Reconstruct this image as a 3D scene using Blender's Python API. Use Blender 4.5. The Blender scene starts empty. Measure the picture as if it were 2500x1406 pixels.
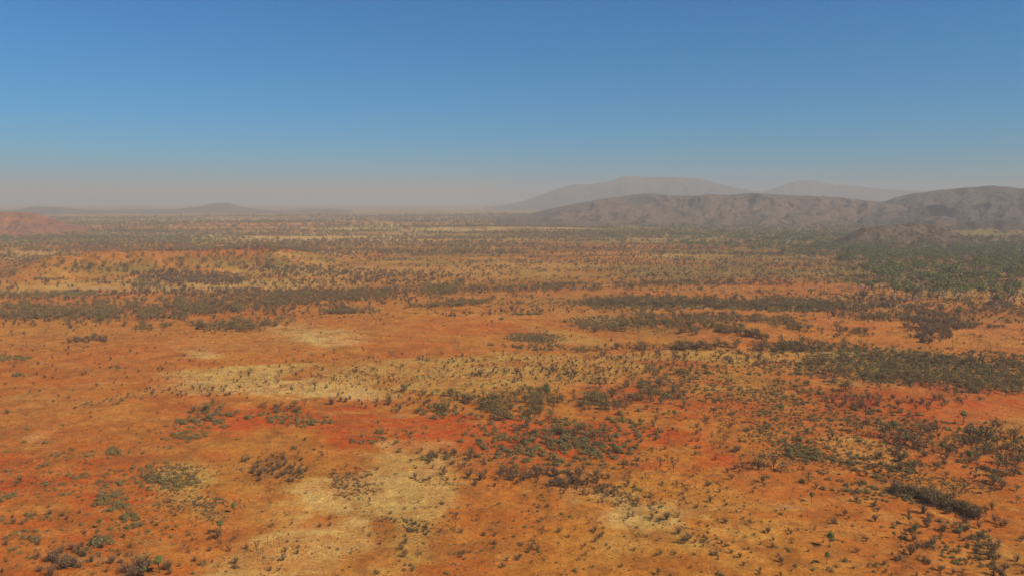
import bpy, math, random
import numpy as np

# ------------------------------------------------------------------ camera, sky, sun, exposure
CAM_H = 90.0
PITCH = math.radians(6.35)
FPX = 1925.0                      # focal length in pixels of a 2500 px wide frame
SUN_EL = math.radians(43.0)
SUN_DIR = (math.cos(SUN_EL) * 0.866, -math.cos(SUN_EL) * 0.5, math.sin(SUN_EL))   # towards the sun

scene = bpy.context.scene
cam_data = bpy.data.cameras.new("camera")
cam = bpy.data.objects.new("camera", cam_data)
scene.collection.objects.link(cam)
cam_data.sensor_width = 36.0
cam_data.lens = 36.0 * FPX / 2500.0
cam_data.clip_start = 1.0
cam_data.clip_end = 120000.0
cam.location = (0, 0, CAM_H)
cam.rotation_euler = (math.pi / 2 - PITCH, 0, 0)
scene.camera = cam

world = bpy.data.worlds.new("World")
scene.world = world
world.use_nodes = True
wn = world.node_tree
bg = wn.nodes["Background"]
sky = wn.nodes.new("ShaderNodeTexSky")
sky.sky_type = 'NISHITA'
sky.sun_disc = False
sky.sun_elevation = SUN_EL
sky.sun_rotation = math.atan2(SUN_DIR[0], SUN_DIR[1])
sky.altitude = 600
sky.air_density = 1.0
sky.dust_density = 0.35
sky.ozone_density = 3.0
tint = wn.nodes.new("ShaderNodeMix"); tint.data_type = 'RGBA'; tint.blend_type = 'MULTIPLY'
tint.inputs[0].default_value = 1.0
tint.inputs[7].default_value = (0.0, 0.635, 1.03, 1)      # the deep, polarised blue of the photograph
wn.links.new(sky.outputs[0], tint.inputs[6])
wn.links.new(tint.outputs[2], bg.inputs[0])
bg.inputs[1].default_value = 0.079

sun_data = bpy.data.lights.new("sun", 'SUN')
sun_data.energy = 5.0
sun_data.angle = math.radians(0.55)
sun_data.color = (1.0, 0.93, 0.83)
sun = bpy.data.objects.new("sun", sun_data)
scene.collection.objects.link(sun)
from mathutils import Vector
sun.rotation_euler = Vector(SUN_DIR).to_track_quat('Z', 'Y').to_euler()
sun.location = (0, 0, 500)

scene.view_settings.view_transform = 'Standard'
scene.view_settings.look = 'None'
scene.view_settings.exposure = 0.2
scene.view_settings.gamma = 1.0
scene.view_settings.use_curve_mapping = False
cy = scene.cycles
cy.max_bounces = 5
cy.diffuse_bounces = 2
cy.glossy_bounces = 1
cy.transmission_bounces = 1
cy.volume_bounces = 2
cy.transparent_max_bounces = 4
cy.use_denoising = True
cy.caustics_reflective = False
cy.caustics_refractive = False

C = scene.collection
R = random.Random(7)
NR = np.random.default_rng(11)

# ------------------------------------------------------------------ pixel -> ray, world -> pixel
CP, SP = math.cos(PITCH), math.sin(PITCH)

def ray(px, py):
    dx = (np.asarray(px, float) - 1250) / FPX
    dy = (np.asarray(py, float) - 703) / FPX
    x = dx
    y = CP - dy * SP
    z = -SP - dy * CP
    h = np.sqrt(x * x + y * y)
    return x / h, y / h, z / h            # unit horizontal direction, slope

def project(x, y, z):
    zc = z - CAM_H
    depth = y * CP - zc * SP
    up = y * SP + zc * CP
    depth = np.where(depth < 1, 1, depth)
    return 1250 + FPX * x / depth, 703 - FPX * up / depth

def flat(px, py):
    x, y, s = ray(px, py)
    d = CAM_H / -s
    return float(x * d), float(y * d)

# ------------------------------------------------------------------ noise
TAB = NR.random((256, 256))

def vnoise(x, y):
    xi = np.floor(x).astype(np.int64); yi = np.floor(y).astype(np.int64)
    fx = x - xi; fy = y - yi
    fx = fx * fx * (3 - 2 * fx); fy = fy * fy * (3 - 2 * fy)
    a = TAB[xi & 255, yi & 255]; b = TAB[(xi + 1) & 255, yi & 255]
    c = TAB[xi & 255, (yi + 1) & 255]; d = TAB[(xi + 1) & 255, (yi + 1) & 255]
    return (a + (b - a) * fx) * (1 - fy) + (c + (d - c) * fx) * fy

def fbm(x, y, o=4, seed=0):
    s = 0.0; a = 0.5; t = 0.0
    x = np.asarray(x, float) + seed * 17.3; y = np.asarray(y, float) - seed * 9.1
    for i in range(o):
        s = s + a * vnoise(x, y); t += a
        x, y = 0.8 * x * 2.03 - 0.6 * y * 2.03 + 13.7, 0.6 * x * 2.03 + 0.8 * y * 2.03 + 5.1
        a *= 0.5
    return s / t                              # 0..1, mean .5

def sstep(a, b, v):
    t = np.clip((v - a) / (b - a), 0, 1)
    return t * t * (3 - 2 * t)

# ------------------------------------------------------------------ relief of the plain
MOUNDS = []    # x, y, rx, ry, height
for px, py, rx, ry, hh in [(790, 838, 34, 40, 2.6), (510, 872, 22, 30, 1.2), (1740, 822, 36, 45, 4.2), (1895, 822, 48, 45, 4.5),
                           (2110, 805, 70, 60, 3.4), (2210, 862, 22, 20, 1.2), (700, 950, 45, 26, 1.6), (1700, 1010, 40, 40, 1.5),
                           (2150, 1120, 30, 14, 0.9), (1700, 1290, 26, 20, 0.8), (1250, 560, 300, 160, 9), (640, 552, 330, 100, 10),
                           (900, 548, 250, 70, 12), (2450, 575, 200, 120, 16), (1050, 760, 90, 60, 2.0)]:
    cx, cyy = flat(px, py)
    MOUNDS.append((cx, cyy, rx, ry, hh))

def ground_h(x, y):
    x = np.asarray(x, float); y = np.asarray(y, float)
    d = np.sqrt(x * x + y * y)
    h = 0.45 * (fbm(x / 22, y / 22, 3, 1) - .5) + 2.2 * (fbm(x / 110, y / 110, 3, 2) - .5) * sstep(150, 500, d)
    h = h + 11 * (fbm(x / 620, y / 620, 3, 3) - .5) * sstep(900, 2600, d)
    for cx, cyy, rx, ry, hh in MOUNDS:
        w = np.exp(-(((x - cx) / rx) ** 2 + ((y - cyy) / ry) ** 2) ** 1.2)
        h = h + hh * w * (0.8 + 0.4 * fbm(x / 12, y / 12, 2, 9))
    # long low ridge on the left, rocky crest, slope facing the camera
    az = x / np.maximum(y, 1)
    pxe = 1250 + FPX * az
    crest = 1120 + 60 * (fbm(pxe / 140, pxe * 0, 2, 5) - .5) + 0.05 * (pxe - 400)
    top = 23 * sstep(-60, 150, pxe) * sstep(930, 620, pxe) * (0.82 + 0.36 * fbm(pxe / 60, d * 0, 3, 6))
    s = d - crest
    prof = np.where(s < 0, sstep(-120, -4, s), sstep(330, 5, s))
    gul = 1 - 0.22 * sstep(-110, -30, s) * sstep(5, -40, s) * fbm(pxe / 26, s / 160, 2, 8)
    h = h + np.where(y > 0, top * prof * gul, 0)
    return h

def hit(px, py):
    """where the line of sight through a picture point meets the plain"""
    px = np.atleast_1d(np.asarray(px, float)); py = np.atleast_1d(np.asarray(py, float))
    ox = np.empty_like(px); oy = np.empty_like(px); ok = np.zeros(px.shape, bool)
    steps = np.geomspace(120, 9000, 420)
    nearp = py > 740
    if nearp.any():
        x, y, s = ray(px[nearp], py[nearp]); z = 0.0
        for _ in range(7):
            d = (CAM_H - z) / -s
            z = ground_h(x * d, y * d)
        ox[nearp] = x * d; oy[nearp] = y * d; ok[nearp] = True
    farp = np.nonzero(~nearp)[0]
    for a in range(0, len(farp), 4000):
        sl = farp[a:a + 4000]
        x, y, s = ray(px[sl], py[sl])
        X = x[:, None] * steps; Y = y[:, None] * steps
        below = (CAM_H + s[:, None] * steps) < ground_h(X, Y)
        i = np.argmax(below, axis=1); good = below.any(axis=1) & (i > 0)
        i = np.clip(i, 1, len(steps) - 1)
        z0 = CAM_H + s * steps[i - 1] - ground_h(x * steps[i - 1], y * steps[i - 1])
        z1 = CAM_H + s * steps[i] - ground_h(x * steps[i], y * steps[i])
        t = z0 / np.maximum(z0 - z1, 1e-6)
        dd = steps[i - 1] + t * (steps[i] - steps[i - 1])
        ox[sl] = x * dd; oy[sl] = y * dd; ok[sl] = good
    return ox, oy, ok

# ------------------------------------------------------------------ materials
def new_mat(name):
    m = bpy.data.materials.new(name); m.use_nodes = True
    nt = m.node_tree
    b = nt.nodes["Principled BSDF"]
    b.inputs["Roughness"].default_value = 0.9
    b.inputs["Specular IOR Level"].default_value = 0.15
    return m, nt, b

def N(nt, t, **k):
    n = nt.nodes.new(t)
    for a, v in k.items():
        setattr(n, a, v)
    return n

def noise_node(nt, vec, scale, detail=3.0, rough=0.55):
    n = N(nt, "ShaderNodeTexNoise")
    n.inputs["Scale"].default_value = scale
    n.inputs["Detail"].default_value = detail
    n.inputs["Roughness"].default_value = rough
    nt.links.new(vec, n.inputs["Vector"])
    return n

def maprange(nt, val, a, b, c, d):
    n = N(nt, "ShaderNodeMapRange")
    for i, v in zip(("From Min", "From Max", "To Min", "To Max"), (a, b, c, d)):
        n.inputs[i].default_value = v
    nt.links.new(val, n.inputs["Value"])
    return n.outputs[0]

def mixcol(nt, fac, a, b, mode='MIX'):
    n = N(nt, "ShaderNodeMix", data_type='RGBA', blend_type=mode)
    if isinstance(fac, (int, float)):
        n.inputs[0].default_value = fac
    else:
        nt.links.new(fac, n.inputs[0])
    for sock, v in ((n.inputs[6], a), (n.inputs[7], b)):
        if isinstance(v, tuple):
            sock.default_value = (*v, 1)
        else:
            nt.links.new(v, sock)
    return n.outputs[2]

def soil_material():
    m, nt, b = new_mat("desert_soil")
    L = nt.links
    col = N(nt, "ShaderNodeAttribute", attribute_name="soil").outputs["Color"]
    geo = N(nt, "ShaderNodeNewGeometry").outputs["Position"]
    n1 = noise_node(nt, geo, 0.09, 5, 0.62)          # patches of several metres
    n2 = noise_node(nt, geo, 0.55, 4, 0.65)          # metre mottling
    n3 = noise_node(nt, geo, 3.2, 3, 0.7)            # gravel
    c = mixcol(nt, maprange(nt, n1.outputs[0], 0.38, 0.62, 0.0, 0.6), col, mixcol(nt, 1.0, col, (1.12, 1.32, 1.5), 'MULTIPLY'))
    c = mixcol(nt, maprange(nt, n2.outputs[0], 0.45, 0.66, 0.0, 0.8), c, mixcol(nt, 1.0, c, (0.72, 0.66, 0.66), 'MULTIPLY'))
    c = mixcol(nt, maprange(nt, n3.outputs[0], 0.5, 0.68, 0.0, 0.85), c, mixcol(nt, 1.0, c, (0.6, 0.58, 0.6), 'MULTIPLY'))
    c = mixcol(nt, maprange(nt, n3.outputs[0], 0.46, 0.30, 0.0, 0.75), c, mixcol(nt, 1.0, c, (1.3, 1.38, 1.5), 'MULTIPLY'))
    n4 = noise_node(nt, geo, 1.25, 3, 0.7)
    c = mixcol(nt, maprange(nt, n4.outputs[0], 0.5, 0.66, 0.0, 0.75), c, mixcol(nt, 1.0, c, (0.62, 0.58, 0.58), 'MULTIPLY'))
    c = mixcol(nt, maprange(nt, n4.outputs[0], 0.45, 0.32, 0.0, 0.55), c, mixcol(nt, 1.0, c, (1.22, 1.32, 1.4), 'MULTIPLY'))
    # loose stones, pale and dark
    v = N(nt, "ShaderNodeTexVoronoi"); v.inputs["Scale"].default_value = 0.85
    L.new(geo, v.inputs["Vector"])
    rnd = N(nt, "ShaderNodeSeparateColor"); L.new(v.outputs["Color"], rnd.inputs[0])
    dot = N(nt, "ShaderNodeMath", operation='MULTIPLY')
    L.new(maprange(nt, v.outputs["Distance"], 0.10, 0.22, 1, 0), dot.inputs[0])
    L.new(maprange(nt, rnd.outputs[0], 0.80, 0.9, 0, 1), dot.inputs[1])
    c = mixcol(nt, dot.outputs[0], c, (0.13, 0.075, 0.05))
    dot2 = N(nt, "ShaderNodeMath", operation='MULTIPLY')
    L.new(maprange(nt, v.outputs["Distance"], 0.08, 0.16, 1, 0), dot2.inputs[0])
    L.new(maprange(nt, rnd.outputs[1], 0.955, 0.965, 0, 0.8), dot2.inputs[1])
    c = mixcol(nt, dot2.outputs[0], c, (0.5, 0.4, 0.27))
    L.new(c, b.inputs["Base Color"])
    bm1 = N(nt, "ShaderNodeBump"); bm1.inputs["Strength"].default_value = 0.6; bm1.inputs["Distance"].default_value = 0.5
    L.new(n2.outputs[0], bm1.inputs["Height"])
    bm2 = N(nt, "ShaderNodeBump"); bm2.inputs["Strength"].default_value = 0.5; bm2.inputs["Distance"].default_value = 0.12
    L.new(n3.outputs[0], bm2.inputs["Height"]); L.new(bm1.outputs[0], bm2.inputs["Normal"])
    L.new(bm2.outputs[0], b.inputs["Normal"])
    b.inputs["Roughness"].default_value = 0.97
    b.inputs["Specular IOR Level"].default_value = 0.05
    return m

def hill_material(name, base, red, pale, dark, s=1.0, pale_amt=0.5, dark_amt=0.6):
    m, nt, b = new_mat(name)
    geo = N(nt, "ShaderNodeNewGeometry").outputs["Position"]
    a = noise_node(nt, geo, 0.006 * s, 5, 0.65).outputs[0]
    d = noise_node(nt, geo, 0.045 * s, 6, 0.72).outputs[0]
    e = noise_node(nt, geo, 0.02 * s, 5, 0.7).outputs[0]
    c = mixcol(nt, maprange(nt, a, 0.38, 0.62, 0, 1), base, red)
    c = mixcol(nt, maprange(nt, d, 0.52, 0.68, 0, pale_amt), c, pale)
    c = mixcol(nt, maprange(nt, e, 0.46, 0.62, 0, dark_amt), c, dark)
    f = noise_node(nt, geo, 0.16 * s, 3, 0.7).outputs[0]
    c = mixcol(nt, maprange(nt, f, 0.5, 0.62, 0, dark_amt), c, dark)
    nt.links.new(c, b.inputs["Base Color"])
    bm = N(nt, "ShaderNodeBump"); bm.inputs["Strength"].default_value = 0.6; bm.inputs["Distance"].default_value = 4.0 / s
    nt.links.new(d, bm.inputs["Height"]); nt.links.new(bm.outputs[0], b.inputs["Normal"])
    return m

def leaf_material(name, c1, c2, c3, trans=0.25):
    m, nt, b = new_mat(name)
    oi = N(nt, "ShaderNodeObjectInfo")
    geo = N(nt, "ShaderNodeNewGeometry")
    c = mixcol(nt, oi.outputs["Random"], c1, c2)
    tc = N(nt, "ShaderNodeTexCoord").outputs["Object"]
    n = noise_node(nt, tc, 1.7, 2)
    c = mixcol(nt, maprange(nt, n.outputs[0], 0.42, 0.62, 0, 0.85), c, c3)
    w = N(nt, "ShaderNodeTexWhiteNoise", noise_dimensions='1D')
    nt.links.new(geo.outputs["Random Per Island"], w.inputs[1] if len(w.inputs) > 1 else w.inputs[0])
    c = mixcol(nt, maprange(nt, w.outputs[0], 0, 1, 0.0, 0.45), c, mixcol(nt, 1.0, c, (1.7, 1.6, 1.4), 'MULTIPLY'))
    nt.links.new(c, b.inputs["Base Color"])
    b.inputs["Roughness"].default_value = 0.8
    return m

def bark_material(name, c1, c2):
    m, nt, b = new_mat(name)
    oi = N(nt, "ShaderNodeObjectInfo")
    tc = N(nt, "ShaderNodeTexCoord").outputs["Object"]
    n = noise_node(nt, tc, 2.5, 3)
    c = mixcol(nt, oi.outputs["Random"], c1, c2)
    c = mixcol(nt, maprange(nt, n.outputs[0], 0.4, 0.65, 0, 0.6), c, mixcol(nt, 1.0, c, (0.5, 0.48, 0.45), 'MULTIPLY'))
    nt.links.new(c, b.inputs["Base Color"])
    return m

SOIL = soil_material()
M = {
    'grey_leaf': leaf_material("saltbush_leaf", (0.210, 0.160, 0.052), (0.150, 0.120, 0.034), (0.180, 0.110, 0.036)),
    'mulga_leaf': leaf_material("mulga_leaf", (0.215, 0.138, 0.045), (0.150, 0.112, 0.034), (0.205, 0.108, 0.038)),
    'gum_leaf': leaf_material("gum_leaf", (0.150, 0.155, 0.036), (0.100, 0.110, 0.030), (0.150, 0.128, 0.040)),
    'green_leaf': leaf_material("bright_leaf", (0.15, 0.165, 0.035), (0.10, 0.115, 0.032), (0.095, 0.095, 0.035)),
    'dry_twig': leaf_material("dry_twig", (0.20, 0.112, 0.050), (0.14, 0.080, 0.036), (0.22, 0.140, 0.062)),
    'tuft': leaf_material("tussock_blade", (0.14, 0.095, 0.045), (0.17, 0.125, 0.055), (0.10, 0.068, 0.038)),
    'straw': leaf_material("straw_blade", (0.50, 0.34, 0.13), (0.42, 0.30, 0.13), (0.34, 0.22, 0.10)),
    'bark_dark': bark_material("burnt_bark", (0.075, 0.048, 0.030), (0.12, 0.075, 0.046)),
    'bark_pale': bark_material("pale_bark", (0.34, 0.28, 0.22), (0.24, 0.18, 0.13)),
    'bark_grey': bark_material("grey_bark", (0.13, 0.10, 0.075), (0.10, 0.07, 0.05)),
    'stone': bark_material("pale_stone", (0.40, 0.25, 0.13), (0.30, 0.165, 0.085)),
    'red_stone': bark_material("red_rock", (0.24, 0.085, 0.045), (0.17, 0.07, 0.045)),
}

# ------------------------------------------------------------------ ground sheet
def srgb(r, g, b):
    f = lambda c: (c / 255 / 12.92) if c / 255 <= .04045 else ((c / 255 + .055) / 1.055) ** 2.4
    return np.array([f(r), f(g) * 1.0, f(b) * .47])

K = 0.94
RED = srgb(186, 72, 34) * K
ORG = srgb(182, 98, 52) * K
ORY = srgb(188, 119, 62) * K
YEL = srgb(190, 139, 84) * K * np.array([1, 1, 1.2])
PAL = srgb(206, 160, 108) * K * np.array([1, 1, 1.35])
PNK = srgb(184, 108, 72) * K
OLV = srgb(128, 104, 68) * K
GRN = srgb(112, 98, 64) * K
BRN = srgb(146, 84, 50) * K
CRM = srgb(222, 194, 146) * K * np.array([1, 1, 1.4])
TAN = srgb(190, 126, 78) * K

# cx, cy, rx, ry, tilt (deg), colour, strength, edge noise
PAINT = [
    # far plain
    (400, 700, 900, 45, 0, ORY, .8), (200, 640, 700, 45, 0, ORY, .7), (1300, 660, 700, 40, 0, ORY, .7),
    (1800, 700, 500, 40, 0, ORG, .6), (1000, 590, 700, 18, 0, ORY, .5), (1800, 600, 650, 22, 0, BRN, .6), (1900, 640, 620, 50, 0, OLV, .8), (1500, 580, 420, 12, 0, OLV, .6), (1650, 665, 420, 12, 0, OLV, .6), (2200, 700, 420, 50, 0, OLV, .6), (560, 640, 380, 24, 0, OLV, 1), (250, 655, 250, 18, 0, OLV, .9), (520, 628, 420, 14, 0, BRN, .5),
    (450, 612, 330, 9, 0, ORG, .9), (740, 612, 90, 8, 0, RED, .6), (60, 628, 120, 12, 0, YEL, .95), (70, 598, 90, 6, 0, PNK, .7),
    (650, 580, 420, 9, 0, PAL, .8), (500, 560, 300, 8, 0, TAN, .7), (760, 548, 280, 6, 0, PNK, .8), (1000, 558, 170, 6, 0, PAL, .8), (940, 551, 36, 2.5, 0, CRM, 1),
    (960, 590, 60, 12, 0, PAL, .6), (1200, 582, 200, 6, 0, YEL, .7), (150, 577, 290, 13, 0, GRN, .9), (1480, 562, 200, 5, 0, OLV, .8),
    (1550, 605, 170, 7, 0, ORG, 1), (1560, 625, 230, 9, 0, YEL, .9), (1300, 645, 260, 10, 0, YEL, .7), (900, 655, 260, 14, 0, YEL, .8),
    (1050, 690, 120, 6, 0, YEL, .8), (700, 665, 200, 8, 0, YEL, .6), (520, 690, 160, 16, 0, YEL, .5), (120, 672, 150, 10, 0, YEL, .9),
    (250, 705, 400, 7, 0, PAL, .55), (600, 716, 320, 5, 0, YEL, .8), (1180, 615, 250, 6, 0, BRN, .6),
    (1750, 560, 500, 22, 0, OLV, .85), (2250, 570, 330, 35, 0, OLV, .9), (1650, 585, 200, 5, 0, PAL, .4), (1700, 575, 160, 6, 0, YEL, .5),
    (2250, 690, 260, 60, 0, OLV, .7), (2270, 715, 280, 38, 0, YEL, .8), (2320, 650, 220, 24, 0, YEL, .55), (2170, 640, 120, 18, 0, YEL, .5), (2380, 740, 150, 18, 0, PAL, .35), (2240, 620, 40, 12, 60, YEL, .8), (2470, 660, 60, 40, 0, GRN, .5),
    (1890, 690, 110, 12, 0, RED, .7), (2000, 700, 120, 16, 0, ORG, .8), (1560, 640, 200, 7, 0, ORG, .5),
    (320, 690, 420, 13, 0, YEL, .8), (680, 700, 330, 9, 0, PAL, .5), (130, 742, 200, 5, -2, YEL, .6), (1150, 665, 330, 12, 0, YEL, .6), (100, 655, 150, 7, 0, YEL, .6),
    # belts of litter under scrub
    (300, 762, 420, 17, -2, BRN, .7), (750, 722, 350, 12, -4, BRN, .6), (1250, 700, 300, 8, 0, BRN, .6), (1800, 742, 420, 15, 1, OLV, .8),
    (1600, 792, 110, 22, 12, OLV, .6), (1470, 785, 80, 16, 0, srgb(128, 108, 92) * K, .9), (1780, 800, 110, 13, 14, OLV, .7), (2290, 790, 55, 40, 0, BRN, .8), (2300, 772, 260, 7, 2, OLV, .8),
    (1303, 823, 62, 14, 3, srgb(110, 92, 72) * K, .9), (1740, 718, 400, 9, 0, ORG, .9), (1740, 732, 120, 2.5, 0, CRM, .5), (2180, 746, 200, 4, 2, CRM, .45),
    # middle ground
    (300, 722, 340, 10, 0, RED, .35), (150, 735, 220, 10, -3, ORG, .9), (500, 780, 300, 16, -3, RED, .45), (150, 800, 300, 22, -3, ORY, .8), (60, 850, 160, 25, -8, ORG, .7),
    (330, 880, 420, 55, -4, RED, .35), (100, 930, 260, 60, -4, ORG, .6), (1000, 790, 420, 34, 2, ORG, .9), (930, 760, 180, 10, -4, ORY, .8), (1230, 770, 260, 9, 0, TAN, .6),
    (1100, 800, 240, 16, 4, RED, .3), (780, 825, 130, 32, 4, PAL, .95), (840, 812, 70, 12, 8, CRM, .35), (505, 868, 78, 17, 4, PAL, .9), (620, 850, 260, 26, 3, TAN, .5),
    (1000, 905, 560, 46, 0, YEL, .95), (700, 938, 270, 34, 3, PAL, .85), (820, 962, 170, 14, 3, PAL, .8), (1330, 905, 420, 38, -3, YEL, .9), (1700, 868, 460, 15, -1, YEL, .85),
    (1150, 940, 330, 24, 0, YEL, .9), (1950, 872, 260, 9, 1, ORY, .9), (1420, 830, 90, 14, 12, YEL, .8), (1320, 850, 300, 10, 2, ORG, .7), (2210, 856, 48, 9, 0, ORY, 1),
    (240, 905, 110, 12, 5, TAN, .6), (60, 965, 60, 9, -10, PAL, .4), (420, 905, 100, 14, 4, YEL, .5),
    (1740, 815, 125, 24, 8, PNK, .95), (1890, 812, 150, 22, 10, PNK, .9), (2090, 795, 210, 24, 4, srgb(196, 98, 60) * K, .95), (2400, 812, 130, 28, 5, PNK, .8), (2220, 810, 60, 18, 0, TAN, .8), (2440, 838, 60, 14, 3, TAN, .7),
    (1700, 905, 320, 26, 2, ORY, .8), (1900, 930, 260, 16, 3, OLV, .45), (2330, 895, 280, 46, 4, GRN, .92), (2300, 910, 160, 18, 3, OLV, .7), (2060, 940, 120, 12, 6, YEL, .75), (1750, 945, 160, 14, 0, YEL, .4),
    # red foreground
    (1000, 1050, 520, 62, 3, RED, .9), (1400, 1060, 330, 90, 0, RED, .95), (620, 1010, 330, 32, 3, RED, .75), (1700, 990, 320, 60, 8, RED, .75), (2250, 985, 350, 38, 5, RED, .9),
    (1980, 1020, 260, 50, 10, BRN, .35), (2420, 1015, 130, 20, 6, YEL, .55), (2470, 1040, 60, 18, 0, TAN, .6), (2300, 1080, 260, 70, 12, RED, .35),
    (180, 1010, 330, 45, -4, TAN, .45), (60, 1130, 200, 40, -6, RED, .6), (280, 1160, 260, 50, 0, RED, .65), (100, 1290, 260, 130, 0, RED, .45), (90, 1072, 60, 14, -12, PAL, .4),
    (470, 1160, 100, 44, 20, YEL, .8), (480, 1230, 90, 40, 30, YEL, .6), (660, 1150, 120, 44, 0, BRN, .55), (900, 1215, 240, 80, -10, YEL, .95), (700, 1330, 200, 110, -15, YEL, .8),
    (1000, 1175, 90, 14, -28, PAL, .5), (860, 1330, 220, 90, 0, YEL, .75), (640, 1250, 90, 60, 20, YEL, .6), (1000, 1300, 90, 90, 0, YEL, .6), (560, 1390, 120, 40, -25, YEL, .7), (880, 1180, 90, 34, 10, BRN, .35),
    (1220, 1290, 160, 110, 10, ORG, .8), (1290, 1150, 220, 34, 4, ORG, .7), (1580, 1250, 140, 62, 12, PAL, .85), (1660, 1300, 150, 60, 25, YEL, .75), (1530, 1330, 90, 50, 0, YEL, .6), (1780, 1330, 130, 90, 30, YEL, .35),
    (1500, 1180, 200, 22, 6, TAN, .5), (2130, 1115, 105, 24, 12, TAN, .85), (2160, 1095, 60, 10, 14, YEL, .7), (2100, 1125, 50, 10, 12, PNK, .6), (1880, 1060, 90, 8, 20, TAN, .7),
    (2000, 1260, 220, 50, 15, ORG, .6), (2350, 1200, 160, 26, 14, ORY, .5), (2450, 1350, 70, 14, 25, YEL, .6), (1960, 1290, 130, 14, 8, YEL, .35), (2330, 1370, 200, 30, 12, TAN, .5),
    (230, 1365, 70, 8, 5, YEL, .6), (1925, 1238, 44, 6, 5, YEL, .6), (975, 1017, 40, 6, 0, YEL, .6), (950, 1113, 60, 6, 4, YEL, .6), (1650, 1190, 120, 20, 10, ORY, .5),
]
SANDS = [(1000, 1048, 420, 42, 3, RED, .36), (1430, 1060, 260, 62, 0, RED, .7), (620, 1012, 260, 24, 3, RED, .22), (2230, 985, 260, 24, 5, RED, .5),
         (900, 1225, 195, 76, -10, PAL, .66), (720, 1330, 225, 92, -22, PAL, .6), (1010, 1300, 80, 60, 0, YEL, .6), (840, 1300, 140, 60, -10, PAL, .5), (1580, 1252, 155, 62, 14, PAL, .7), (1650, 1305, 120, 34, 25, YEL, .6),
         (470, 1165, 80, 34, 15, YEL, .6), (500, 1240, 70, 30, 30, YEL, .45), (780, 828, 100, 24, 4, PAL, .7), (505, 868, 60, 13, 4, PAL, .6), (720, 945, 230, 24, 3, PAL, .55), (1350, 905, 380, 32, -3, YEL, .6), (1000, 905, 440, 36, 0, YEL, .6), (1750, 872, 330, 11, 0, YEL, .5),
         (2110, 1112, 80, 18, 12, TAN, .6), (1880, 815, 110, 18, 9, PNK, .5), (1740, 818, 90, 20, 8, PNK, .5)]
TRACK = [(1800, 1040), (1870, 1072), (1950, 1108), (2010, 1122), (2070, 1130), (2120, 1150), (2150, 1172), (2190, 1205), (2240, 1235), (2310, 1262), (2390, 1295), (2450, 1330), (2520, 1370)]
TRACK2 = [(230, 935), (420, 930), (560, 950), (650, 965), (760, 978)]
TRACK3 = [(100, 1160), (240, 1105), (330, 1060)]

def seg_dist(px, py, pts):
    best = np.full(px.shape, 1e9)
    for (x0, y0), (x1, y1) in zip(pts[:-1], pts[1:]):
        dx, dy = x1 - x0, y1 - y0
        t = np.clip(((px - x0) * dx + (py - y0) * dy) / (dx * dx + dy * dy), 0, 1)
        best = np.minimum(best, np.hypot(px - x0 - t * dx, (py - y0 - t * dy) * 1.6))
    return best

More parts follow.
